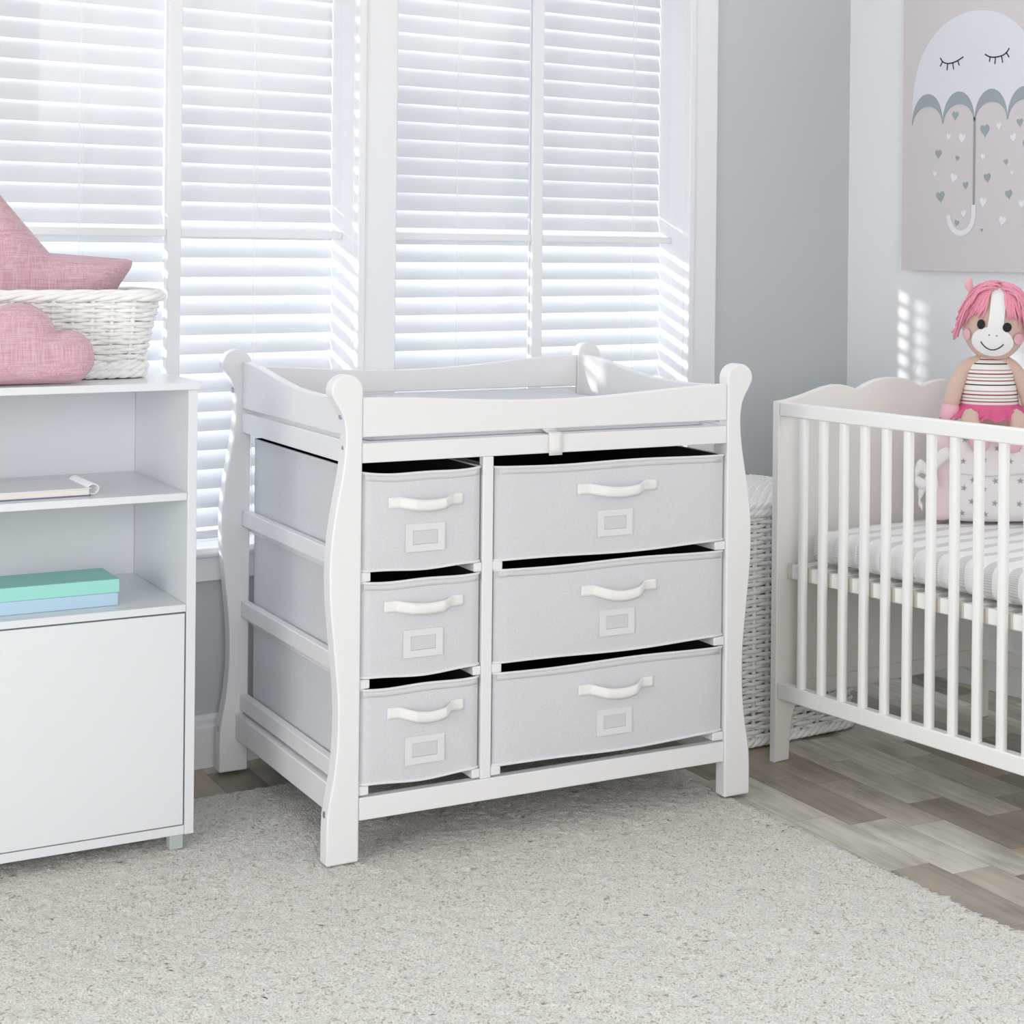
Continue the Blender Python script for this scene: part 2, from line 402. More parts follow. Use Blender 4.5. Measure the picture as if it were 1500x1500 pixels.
def window(k, x0, x1):
    e = bpy.data.objects.new('window_%d' % k, None); COL.objects.link(e); e.location = ((x0 + x1) / 2, YW, ZB); structure(e)
    def loc(b, name, m, bev=0.003):
        o = b.build(name, m, e, bev); o.location = (-(x0 + x1) / 2, -YW, -ZB); return o
    # jamb lining with a small stepped edge
    b = MB()
    for xa, xb, s in ((x0, x0 + 0.008, 1), (x1 - 0.008, x1, -1)):
        b.box(xa, xb, YW - 0.004, YO, ZB, ZH)
    b.box(x0 + 0.008, x1 - 0.008, YW - 0.004, YO, ZH - 0.008, ZH)
    loc(b, 'jamb_lining', M['trim'], 0.002)
    b = MB(); b.box(x1 - 0.006, x1 + 0.0158, YW - 0.026, YW - 0.0005, ZB, ZH + 0.02)
    loc(b, 'edge_bead', M['trim'], 0.004)
    if k == 1:
        pass
    xm = 1.6455 if k == 1 else (x0 + x1) / 2; yb0, yb1 = YW + 0.048, YW + 0.072
    loc(MB().box(xm - 0.017, xm + 0.017, yb0, yb1, ZB, ZH - 0.008), 'vertical_muntin', M['trim'])
    zs = (1.224, 1.94)
    for z in zs:
        b = MB(); b.box(x0 + 0.008, xm - 0.017, yb0 + 0.003, yb1 - 0.003, z, z + 0.019); b.box(xm + 0.017, x1 - 0.008, yb0 + 0.003, yb1 - 0.003, z, z + 0.019)
        loc(b, 'horizontal_muntin', M['trim'])
    zz = [ZB, zs[0] + 0.019, zs[1] + 0.019, ZH - 0.008]
    for i in range(3):
        for xa, xb in ((x0 + 0.008, xm - 0.017), (xm + 0.017, x1 - 0.008)):
            loc(MB().box(xa, xb, yb0 + 0.010, yb0 + 0.013, zz[i], zz[i + 1] - (0.019 if i < 2 else 0)), 'pane', M['glass'], 0)
window(1, *W1); window(2, *W2)

# ------------------------------------------------------------------ blinds
YB = 4.034
def blind(x0, x1, cords, label, open_low, phase):
    t = thing('venetian_blind', label, 'blind', ((x0 + x1) / 2, YB, ZB), 0, 'white venetian blinds in the windows')
    b = MB(); w_, pitch = 0.054, 0.0456; z = ZB + 0.036 + phase; cz = []
    hx = (x1 - x0) / 2
    while z < ZH - 0.05:
        # the upper slats are almost shut, the ones below the cross bar are tipped open
        k = smooth((z - 1.20) / 0.14); a = math.radians(open_low * (1 - k) + 74.0 * k + random.uniform(-1.2, 1.2))
        prof = []
        for i in range(7):
            s = (i / 6 - 0.5); arch = 0.0035 * (1 - (2 * s) ** 2)
            yy, zz = s * w_, arch
            prof.append((yy * math.cos(a) - zz * math.sin(a), yy * math.sin(a) + zz * math.cos(a)))
        th = 0.0016; nrm = (-math.sin(a) * th, math.cos(a) * th)
        poly = prof + [(p[0] - nrm[0], p[1] - nrm[1]) for p in prof[::-1]]
        n = len(poly); zc = z - ZB
        vs = [(-hx, p[0], zc + p[1]) for p in poly] + [(hx, p[0], zc + p[1]) for p in poly]
        fs = [(i, (i + 1) % n, n + (i + 1) % n, n + i) for i in range(n)] + [tuple(range(n)), tuple(range(n, 2 * n))]
        b.add(vs, fs); cz.append(zc); z += pitch
    b.build('slats', M['slat'], t, angle=50)
    MB().box(-hx, hx, -0.014, 0.014, 0.003, 0.018).build('bottom_rail', M['slat'], t, 0.003)
    MB().box(-hx, hx, -0.018, 0.018, ZH - ZB - 0.045, ZH - ZB - 0.010).build('head_rail', M['slat'], t, 0.003)
    for cx in cords:
        cb = MB(); lx = cx - (x0 + x1) / 2
        for dx, rr in ((0, 0.0016), (0.009, 0.001)):
            pts = [(lx + dx + (0.0018 * math.sin(q * 1.9) if dx == 0 else 0), -0.021, 0.012 + (ZH - ZB - 0.03) * q / 110) for q in range(111)]
            cb.tube(pts, rr, 5)
        cb.build('cord', M['cord'], t)
    return t
blind(W1[0] + 0.012, 1.642, (1.44,), 'white slatted blind behind the pink star cushion and wicker basket', 51, 0.0)
blind(1.657, W1[1] - 0.0095, (1.863,), 'white slatted blind between the vertical glazing bar and the wide middle window post', 52, 0.012)
blind(W2[0] + 0.012, W2[1] - 0.0095, (2.43, 3.00), 'widest white slatted blind, with two cords, beside the grey wall', 52, 0.004)

# ------------------------------------------------------------------ rug
def make_rug():
    ang = math.radians(-5.7); NX, NY = 460, 430
    wx, wy = 3.1, 3.05
    # corner of the rug nearest the cot and the window wall
    u = np.linspace(-wx, 0, NX); v = np.linspace(-wy, 0, NY)
    U, V = np.meshgrid(u, v, indexing='ij')
    U = U + rng.normal(0, 0.0022, U.shape); V = V + rng.normal(0, 0.0022, V.shape)
    Z = np.zeros_like(U)
    for sc, am in ((7, 0.0006), (33, 0.0012), (90, 0.0010)):
        ph = rng.uniform(0, 6, 6)
        Z += am * (np.sin(sc * U + ph[0] + 2 * np.sin(sc * .43 * V + ph[1])) * np.sin(sc * V * 1.1 + ph[2] + 2 * np.sin(sc * .37 * U + ph[3])))
    Z += rng.normal(0, 0.0010, U.shape)
    Z = np.clip(Z, -0.0025, 0.0025) + 0.0045
    edge = np.minimum(np.minimum(-U, U + wx), np.minimum(-V, V + wy))
    Z = np.where(edge < 0.012, Z * 0.6 + 0.001, Z)
    # ragged, tufted outline
    jit = rng.normal(0, 0.0055, NY) + 0.003 * np.sin(np.linspace(0, 90, NY)) * np.sin(np.linspace(0, 37, NY)); U[-1, :] += jit; U[-2, :] += jit * 0.7
    jit = rng.normal(0, 0.005, NX); V[:, -1] += jit
    Z[0, :] = Z[-1, :] = 0.0006; Z[:, 0] = Z[:, -1] = 0.0006
    co = np.stack([U, V, Z], -1).reshape(-1, 3)
    idx = np.arange(NX * NY).reshape(NX, NY)
    q = np.stack([idx[:-1, :-1], idx[1:, :-1], idx[1:, 1:], idx[:-1, 1:]], -1).reshape(-1, 4)
    me = bpy.data.meshes.new('shaggy_rug'); me.vertices.add(len(co)); me.vertices.foreach_set('co', co.ravel())
    me.loops.add(q.size); me.loops.foreach_set('vertex_index', q.ravel())
    me.polygons.add(len(q)); me.polygons.foreach_set('loop_start', np.arange(0, q.size, 4)); me.polygons.foreach_set('loop_total', np.full(len(q), 4))
    me.update(calc_edges=True); me.validate()
    me.polygons.foreach_set('use_smooth', [True] * len(me.polygons)); me.materials.append(M['rug'])
    o = bpy.data.objects.new('shaggy_rug', me); COL.objects.link(o); o.location = (2.594, 3.60, 0.0); o.rotation_euler = (0, 0, ang)
    tag(o, 'large cream shaggy rug lying under the white changing table', 'rug')
make_rug()

# ------------------------------------------------------------------ changing table
TW, TD = 0.8404, 0.750
def make_changing_table():
    t = thing('changing_table', 'white sleigh changing table with six grey fabric drawers standing on the rug', 'changing table', (1.676, 3.110, 0.0075), -0.1324)
    P = M['paint']
    # curved post outline: outward offset against height
    out = [(0.0655, 0.0), (0.0655, 0.057), (0.064, 0.096), (0.060, 0.122), (0.055, 0.15), (0.050, 0.18), (0.0465, 0.215), (0.0445, 0.25), (0.044, 0.29), (0.0455, 0.33),
           (0.049, 0.37), (0.053, 0.41), (0.057, 0.45), (0.0605, 0.485), (0.063, 0.52), (0.064, 0.56), (0.063, 0.60), (0.060, 0.635), (0.056, 0.665), (0.051, 0.695),
           (0.0455, 0.725), (0.040, 0.755), (0.036, 0.785), (0.0335, 0.815), (0.034, 0.84), (0.0375, 0.862), (0.0445, 0.879), (0.053, 0.892), (0.0595, 0.904)]
    cx, cz, r = 0.0315, 0.9165, 0.0325
    for k in range(0, 13):
        a = math.radians(-8 + k * (188 - 4) / 12); out.append((cx + r * math.cos(a), cz + r * math.sin(a)))
    out += [(0.0, 0.90), (0.0, 0.6), (0.0, 0.3), (0.0, 0.0)]
    def post(side, v0, v1, lift):
        pl = [((-a if side < 0 else TW + a), z + (lift * smooth((z - 0.7) / 0.2))) for a, z in out]
        return MB().prism(pl, 'y', v0, v1).build('post', P, t, 0.0035, 3, angle=30)
    for side in (-1, 1):
        for v0, v1, lift in ((0.0, 0.038, 0), (TD - 0.038, TD, 0.012)):
            p = post(side, v0, v1, lift)
            for z, off in ((0.096, 0.064), (0.803, 0.0338), (0.868, 0.040)):
                u = -off if side < 0 else TW + off
                b = MB(); b.tube([(u + 0.004 * (1 if side < 0 else -1), (v0 + v1) / 2, z), (u - 0.0008 * (1 if side < 0 else -1), (v0 + v1) / 2, z)], 0.0068, 14)
                b.build('screw', M['screw'], p)
    # raised guard boards round the top, each with its sleigh curve
    def board(fz, ax, lo, hi, c0, c1, zb, name, n=30):
        pl = [(lo + (hi - lo) * i / n, fz(i / n)) for i in range(n + 1)] + [(hi, zb), (lo, zb)]
        return MB().prism(pl, ax, c0, c1).build(name, P, t, 0.0025)
    board(lambda s: 0.903 - 0.018 * math.sin(PI * s) ** 1.6 + 0.003 * s, 'y', 0.0005, TW - 0.0005, 0.003, 0.022, 0.826, 'guard_board')
    board(lambda s: 0.922 - 0.021 * math.sin(PI * min(1, s * 1.04 + 0.02)) ** 1.4 + 0.008 * s, 'y', 0.0005, TW - 0.0005, TD - 0.034, TD - 0.015, 0.853, 'guard_board')
    fz = lambda s: 0.902 - 0.006 * math.sin(PI * min(1, s / 0.55)) + 0.031 * smooth((s - 0.45) / 0.55)
    for u0 in (-0.021, TW + 0.002):
        board(fz, 'x', 0.0385, TD - 0.0385, u0, u0 + 0.019, 0.826, 'guard_board')
    # aprons under the gap
    MB().box(0.0005, TW - 0.0005, 0.003, 0.024, 0.7754, 0.8141).build('apron_rail', P, t, 0.002)
    MB().box(0.0005, TW - 0.0005, TD - 0.0298, TD - 0.012, 0.7754, 0.8485).build('apron_rail', P, t, 0.002)
    for u0 in (-0.021, TW + 0.002):
        MB().box(u0, u0 + 0.019, 0.0385, TD - 0.0385, 0.772, 0.817).build('apron_rail', P, t, 0.002)
    MB().box(0.001, TW - 0.001, 0.0245, TD - 0.0305, 0.803, 0.813).build('tray_board', P, t, 0.001)
    # lower rails
    MB().box(0.0005, TW - 0.0005, 0.002, 0.026, 0.0786, 0.1226).build('lower_rail', P, t, 0.002)
    MB().box(0.0005, TW - 0.0005, TD - 0.03, TD - 0.008, 0.0786, 0.1226).build('lower_rail', P, t, 0.002)
    for u0 in (-0.030, TW + 0.008):
        MB().box(u0, u0 + 0.022, 0.0385, TD - 0.0385, 0.075, 0.131).build('lower_rail', P, t, 0.002)
    for u0 in (-0.020, TW + 0.0015):
        for z0, z1 in ((0.559, 0.593), (0.352, 0.387), (0.139, 0.174)):
            MB().box(u0, u0 + 0.0185, 0.0385, TD - 0.0385, z0, z1).build('side_rail', P, t, 0.002)
    # centre divider: front and back posts
    MB().box(0.2585, 0.2815, 0.003, 0.024, 0.1228, 0.7752).build('divider_post', P, t, 0.002)
    MB().box(0.2585, 0.2815, TD - 0.03, TD - 0.012, 0.1228, 0.7752).build('divider_post', P, t, 0.002)
    for z0 in (0.5430, 0.3340, 0.1260):
        for u0, u1 in ((0.0008, 0.021), (0.240, 0.2582), (0.2818, 0.304), (0.812, TW - 0.0008)):
            MB().box(u0, u1, 0.004, TD - 0.012, z0, z0 + 0.0185).build('drawer_runner', P, t, 0.0025)
    # fabric drawers
    def sag(s): return 1 - (2 * s - 1) ** 2
    def drawer(u0, u1, zb, zt, hx, hw, lx, hz, lz, sagf, sagb, bul, hsag):
        w = u1 - u0; v0, v1 = 0.004, 0.690; th = 0.005
        NU, NZ = 24, 12
        def front(s, q, off):
            ed = min(1, 8 * min(s, 1 - s)) * 1.0
            z = zb + (zt - zb) * q - sagf * sag(s) * q - sagb * sag(s) * (1 - q) + 0.0015 * math.sin(9 * s + 3 * q + u0 * 20)
            v = v0 - bul * math.sin(PI * s) * math.sin(PI * min(1, q * 1.0)) ** 0.6 + off
            rc = 0.006                      # softened vertical corners
            d = min(s, 1 - s) * w
            if d < rc: v += (rc - math.sqrt(max(0, rc * rc - (rc - d) ** 2)))
            return (u0 + w * s, v, z)
        b = MB()
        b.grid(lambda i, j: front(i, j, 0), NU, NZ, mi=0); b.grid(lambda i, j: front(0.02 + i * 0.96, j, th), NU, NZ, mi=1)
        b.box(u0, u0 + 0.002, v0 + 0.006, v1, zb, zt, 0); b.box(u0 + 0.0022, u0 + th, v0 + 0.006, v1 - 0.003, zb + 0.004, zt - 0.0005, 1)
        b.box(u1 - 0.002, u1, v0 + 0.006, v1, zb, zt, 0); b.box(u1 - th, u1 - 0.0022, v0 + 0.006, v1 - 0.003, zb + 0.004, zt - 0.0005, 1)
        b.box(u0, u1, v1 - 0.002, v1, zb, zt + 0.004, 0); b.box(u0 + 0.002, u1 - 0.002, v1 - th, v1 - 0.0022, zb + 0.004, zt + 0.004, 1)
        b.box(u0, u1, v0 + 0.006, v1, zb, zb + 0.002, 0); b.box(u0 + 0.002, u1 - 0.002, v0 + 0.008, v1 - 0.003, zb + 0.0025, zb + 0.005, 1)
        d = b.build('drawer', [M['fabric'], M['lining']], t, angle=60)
        for q, nm in ((1.0, 'top'), (0.0, 'bottom')):
            pts = [Vector(front(i / 30, q, -0.0005)) for i in range(31)]
            pts = [Vector((u0 + 0.001, v1, pts[0].z)), Vector((u0 + 0.001, 0.03, pts[0].z))] + pts + [Vector((u1 - 0.001, 0.03, pts[-1].z)), Vector((u1 - 0.001, v1, pts[-1].z))]
            MB().tube(pts, 0.0028, 7).build('piping', M['fabric_light'], d)
        # seam tape under the top edge
        MB().grid(lambda i, j: front(0.012 + 0.976 * i, 0.925 + 0.065 * j, -0.0006), 24, 2).build('hem', M['fabric'], d, solid=0.0005)
        # webbing handle: stitched tabs and a loop standing off the front
        hw2 = 0.0225
        def hpath(s):
            U = hx + hw * s; sf = (U - u0) / w
            vb = v0 - bul * math.sin(PI * sf) * 0.95 - 0.0012
            if s < 0.16 or s > 0.84: off, dz = 0.0005, 0.0
            else:
                k = math.sin(PI * (s - 0.16) / 0.68); off, dz = 0.024 * min(1, k * 1.6) , -hsag * k
            return U, vb - off, hz + dz
        hb = MB()
        hb.grid(lambda i, j: (lambda q: (q[0], q[1] - (0.004 * math.sin(PI * j) if 0.2 < i < 0.8 else 0), q[2] + (j - 0.5) * hw2))(hpath(i)), 34, 5)
        hb.build('handle', M['webbing'], d, solid=0.0016)
        # label pocket with its clear window
        sf = (lx + 0.042 - u0) / w; vb = v0 - bul * math.sin(PI * sf) - 0.0012
        fr = MB(); lw, lh = 0.083, 0.055
        for a0, a1, c0, c1 in ((0, lw, 0, 0.014), (0, lw, lh - 0.0135, lh), (0, 0.015, 0.014, lh - 0.0135), (lw - 0.015, lw, 0.014, lh - 0.0135)):
            fr.box(lx + a0, lx + a1, vb - 0.0016, vb + 0.001, lz + c0, lz + c1)
        lp = fr.build('label_pocket', M['label'], d)
        MB().box(lx + 0.0155, lx + lw - 0.0155, vb - 0.0006, vb + 0.001, lz + 0.0145, lz + lh - 0.014).build('label_window', M['labelwin'], d)
        return d
    L0, L1, R0, R1 = 0.0035, 0.2535, 0.2865, 0.8345
    drawer(L0, L1, 0.5640, 0.7555, 0.054, 0.159, 0.0895, 0.695, 0.596, 0.006, 0.003, 0.006, 0.006)
    drawer(L0, L1, 0.3560, 0.5410, 0.047, 0.169, 0.0870, 0.491, 0.387, 0.003, 0.005, 0.006, 0.005)
    drawer(L0, L1, 0.1475, 0.3315, 0.056, 0.163, 0.0930, 0.281, 0.175, 0.002, 0.005, 0.005, 0.010)
    drawer(R0, R1, 0.5640, 0.7510, 0.471, 0.191, 0.5190, 0.697, 0.595, 0.001, 0.004, 0.004, 0.008)
    drawer(R0, R1, 0.3555, 0.5410, 0.482, 0.182, 0.5260, 0.484, 0.385, 0.000, 0.004, 0.004, 0.013)
    drawer(R0, R1, 0.1470, 0.3310, 0.478, 0.180, 0.5220, 0.277, 0.176, 0.000, 0.005, 0.004, 0.011)
    return t
M['fabric_light'] = mat('white_drawer_piping', (0.76, 0.76, 0.78), 0.8, bump=(700, 0.2, 0.001))
TABLE = make_changing_table()

# changing pad lying in the tray, its strap hanging over the front apron
pad = thing('changing_pad', 'thin pale grey changing pad lying inside the raised boards of the changing table', 'pad', (1.676, 3.110, 0.0075), -0.1324)
def padfn(i, j):
    u, v = 0.03 + 0.78 * i, 0.05 + 0.63 * j
    e = min(1, 14 * min(i, 1 - i), 12 * min(j, 1 - j)); h = 0.8152 + 0.030 * math.sqrt(max(0, 1 - (1 - e) ** 2))
    crease = sum(0.004 * math.exp(-((i - c) / 0.008) ** 2) for c in (0.33, 0.66))
    return (u, v, h - crease * e + 0.010 * smooth((abs(j - 0.5) - 0.36) / 0.1) * min(1, e * 2))
b = MB(); b.grid(padfn, 60, 40); b.box(0.032, 0.808, 0.052, 0.678, 0.8135, 0.8150)
b.build('pad_cover', M['pad'], pad)
b = MB(); path = [(0.06, 0.841), (0.036, 0.824), (0.012, 0.818), (0.004, 0.8175), (-0.0005, 0.815), (-0.001, 0.805), (-0.001, 0.79), (-0.0015, 0.771)]
b.grid(lambda i, j: (0.404 + 0.030 * j, *path[round(i * 7)]), 8, 4)
b.build('safety_strap', M['webbing'], pad, solid=0.0016)

# ------------------------------------------------------------------ cot
def make_crib():
    t = thing('crib', 'white slatted baby crib with a scalloped end board beside the changing table', 'crib', (2.793, 3.153, 0.0005), -0.0195)
    W, Lb = 0.7277, 1.25
    half = [(0, .851), (.025, .8535), (.052, .858), (.085, .865), (.116, .873), (.145, .880), (.176, .8845), (.205, .883), (.230, .8775), (.252, .8705), (.262, .873), (.278, .880), (.298, .887), (.325, .893), (.364, .8965)]
    top = half + [(W - a, z) for a, z in half[-2::-1]]
    low_l = [(0, 0), (0.044, 0), (0.046, 0.05), (0.052, 0.10), (0.062, 0.125), (0.085, 0.139), (0.12, 0.143)]
    low = low_l + [(W - a, z) for a, z in low_l[::-1]]
    outline = low + [(a, z) for a, z in top[::-1]]
    def end(y0, y1):
        e = MB().prism(outline, 'y', y0, y1).build('end_board', M['cribpanel'], t, 0.003, angle=25)
        MB().box(0.07, W - 0.07, y0 - 0.0006, y0 + 0.001, 0.1815, 0.1835).build('board_seam', M['slatbeige'], e)
        MB().box(-0.0012, 0.0005, y0 - 0.0008, y1 + 0.0008, 0, 0.8505).build('edge_band', M['crib'], e, 0.001)
        return e
    end(0.0, 0.018); end(-Lb - 0.018, -Lb)
    for a0 in (0.002, W - 0.027):
        MB().box(a0, a0 + 0.025, -Lb + 0.0005, -0.0005, 0.816, 0.849).build('top_rail', M['crib'], t, 0.003)
        MB().box(a0, a0 + 0.025, -Lb + 0.0005, -0.0005, 0.1504, 0.188).build('bottom_rail', M['crib'], t, 0.003)
        k = 0
        while True:
            bc = 0.0750 + k * 0.0691
            if bc > Lb - 0.05: break
            am = a0 + 0.0125
            pl = [(am + 0.0095 * math.copysign(abs(math.cos(q)) ** 0.7, math.cos(q)), -bc + 0.0115 * math.copysign(abs(math.sin(q)) ** 0.7, math.sin(q))) for q in [2 * PI * i / 20 for i in range(20)]]
            MB().prism(pl, 'z', 0.1875, 0.8165).build('bar', M['crib'], t, angle=50)
            k += 1
    # slatted mattress base
    fr = MB(); fr.box(0.030, 0.046, -Lb + 0.004, -0.003, 0.432, 0.4645); fr.box(W - 0.046, W - 0.030, -Lb + 0.004, -0.003, 0.432, 0.4645)
    fr.box(0.046, W - 0.046, -0.019, -0.003, 0.432, 0.4645); fr.box(0.046, W - 0.046, -Lb + 0.004, -Lb + 0.02, 0.432, 0.4645)
    fr.build('base_frame', M['slatbeige'], t, 0.001)
    y = -0.022; k = 0
    while y > -Lb + 0.06:
        MB().box(0.0275, W - 0.0315, y - 0.037, y, 0.434, 0.466).build('base_slat', M['crib'], t, 0.0015)
        y -= 0.0691; k += 1
    return t
make_crib()

def rounded_block(x0, x1, y0, y1, z0, z1, r, name, m, parent=None, puff=0.0, wr=0.0):
    """soft block with rounded edges and a slightly puffed, wrinkled surface"""
    b = MB(); cx, cy, cz = (x0 + x1) / 2, (y0 + y1) / 2, (z0 + z1) / 2; hx, hy, hz = (x1 - x0) / 2, (y1 - y0) / 2, (z1 - z0) / 2
    def sidepts(nu, nv, f): return b.grid(f, nu, nv)
    def rnd(p):
        q = [max(-h + r, min(h - r, c)) for c, h in zip(p, (hx, hy, hz))]
        d = Vector((p[0] - q[0], p[1] - q[1], p[2] - q[2]))
        if d.length > 1e-9:
            d = d.normalized() * r
        s = Vector(q) + d
        g = puff * (1 - (p[0] / hx) ** 2 * 0.8) * (1 - (p[1] / hy) ** 2 * 0.8)
        s.z += math.copysign(g, s.z) * min(1, abs(s.z) / hz)
        s += Vector((math.sin(31 * s.y + 17 * s.z), math.sin(23 * s.x + 29 * s.z), math.sin(27 * s.x + 21 * s.y))) * wr
        return (cx + s.x, cy + s.y, cz + s.z)
    n = 26
    def lin(k, h):
        # denser sampling close to the edges
        s = 2 * k - 1; return h * math.copysign(1 - (1 - abs(s)) ** 1.6, s) if h > 0 else 0
    for s in (-1, 1):
        b.grid(lambda i, j: rnd((s * hx, lin(i, hy), lin(j, hz))), n, n); b.grid(lambda i, j: rnd((lin(i, hx), s * hy, lin(j, hz))), n, n); b.grid(lambda i, j: rnd((lin(i, hx), lin(j, hy), s * hz)), n, n)
    o = b.build(name, m, parent, angle=180)
    bm = bmesh.new(); bm.from_mesh(o.data); bmesh.ops.remove_doubles(bm, verts=bm.verts, dist=0.0002); bmesh.ops.recalc_face_normals(bm, faces=bm.faces); bm.to_mesh(o.data); bm.free()
    o.data.polygons.foreach_set('use_smooth', [True] * len(o.data.polygons))
    return o
mt = rounded_block(0.050, 0.680, -1.225, -0.050, 0.476, 0.549, 0.03, 'crib_mattress', M['sheet'], None, 0.006, 0.0018)
mt.location = (2.793, 3.153, 0.0005); mt.rotation_euler = (0, 0, -0.0195)
tag(mt, 'crib mattress in a white and grey striped fitted sheet', 'mattress')

# ------------------------------------------------------------------ cushion with stars
CAMR = math.atan2(-0.623, 0.782)     # the cushion and the doll face out into the room
def star_mesh(b, cx, cz, r, y, rot):
    pts = []
    for i in range(10):
        rr = r if i % 2 == 0 else r * 0.36; a = PI / 2 + rot + i * PI / 5
        pts.append((cx + rr * math.cos(a), y, cz + rr * math.sin(a)))
    b.add(pts + [(cx, y, cz)], [(i, (i + 1) % 10, 10) for i in range(10)])
def print_on(o, b, m):
    """printed motif kept inside the mesh of the part that carries it"""
    me = o.data; me.materials.append(m); k = len(me.materials) - 1
    bm = bmesh.new(); bm.from_mesh(me); vs = [bm.verts.new(v) for v in b.v]
    for f in b.f:
        q = bm.faces.new([vs[i] for i in f]); q.material_index = k
    bm.to_mesh(me); bm.free(); me.update()
cu = thing('star_print_cushion', 'white cushion printed with grey stars, pink ends and a white bow, standing in the crib', 'cushion', (3.130, 2.982, 0.5585), CAMR)
CL = 0.345
cbody = rounded_block(0.052, CL - 0.052, 0.0, 0.115, 0.0, 0.212, 0.03, 'cushion_body', M['bow'], cu, 0.0, 0.0016)
for x0, x1 in ((0.0, 0.060), (CL - 0.060, CL)):
    rounded_block(x0, x1, 0.004, 0.111, 0.002, 0.209, 0.024, 'pink_end', M['pinkcot'], cu, 0.0, 0.001)
sb = MB()
for r_, zz in enumerate((0.020, 0.050, 0.083, 0.105, 0.150, 0.180, 0.196)):
    for c_ in range(5):
        x = 0.075 + c_ * 0.056 + (0.028 if r_ % 2 else 0) + random.uniform(-0.006, 0.006)
        if x < CL - 0.07: star_mesh(sb, x, zz + random.uniform(-0.004, 0.004), 0.0085, -0.0025, random.uniform(-0.3, 0.3))
print_on(cbody, sb, M['pmid'])
bf = MB()
bf.tube([(0.06, -0.0015, 0.118), (0.14, -0.003, 0.112), (0.25, -0.0035, 0.121), (CL - 0.06, -0.002, 0.119)], 0.0016, 6); bf.build('fold_seam', M['labelwin'], cu)
bw = MB()
def ribbon(pts, wd):
    P = catmull(pts, 6); n = len(P)
    bw.grid(lambda i, j: (lambda p: (p.x, p.y - 0.004 * math.sin(PI * j), p.z + (j - 0.5) * wd * (0.45 + 0.55 * math.sin(PI * min(1, 0.12 + i)))))(P[round(i * (n - 1))]), n, 4)
ribbon([(0.0, -0.006, 0.118), (-0.028, -0.022, 0.138), (-0.040, -0.020, 0.110), (-0.018, -0.018, 0.094), (0.0, -0.008, 0.112)], 0.034)
ribbon([(0.0, -0.006, 0.118), (0.012, -0.02, 0.150), (0.038, -0.018, 0.168), (0.050, -0.012, 0.160)], 0.040)
ribbon([(0.0, -0.006, 0.112), (-0.022, -0.014, 0.082), (-0.030, -0.010, 0.058), (-0.020, -0.008, 0.036)], 0.036)
ribbon([(0.0, -0.006, 0.112), (0.012, -0.016, 0.10), (0.016, -0.012, 0.085)], 0.03)
bw.ellipsoid((0.0, -0.010, 0.115), (0.010, 0.008, 0.012), 12, 8)
bw.build('bow', M['bow'], cu, solid=0.002)

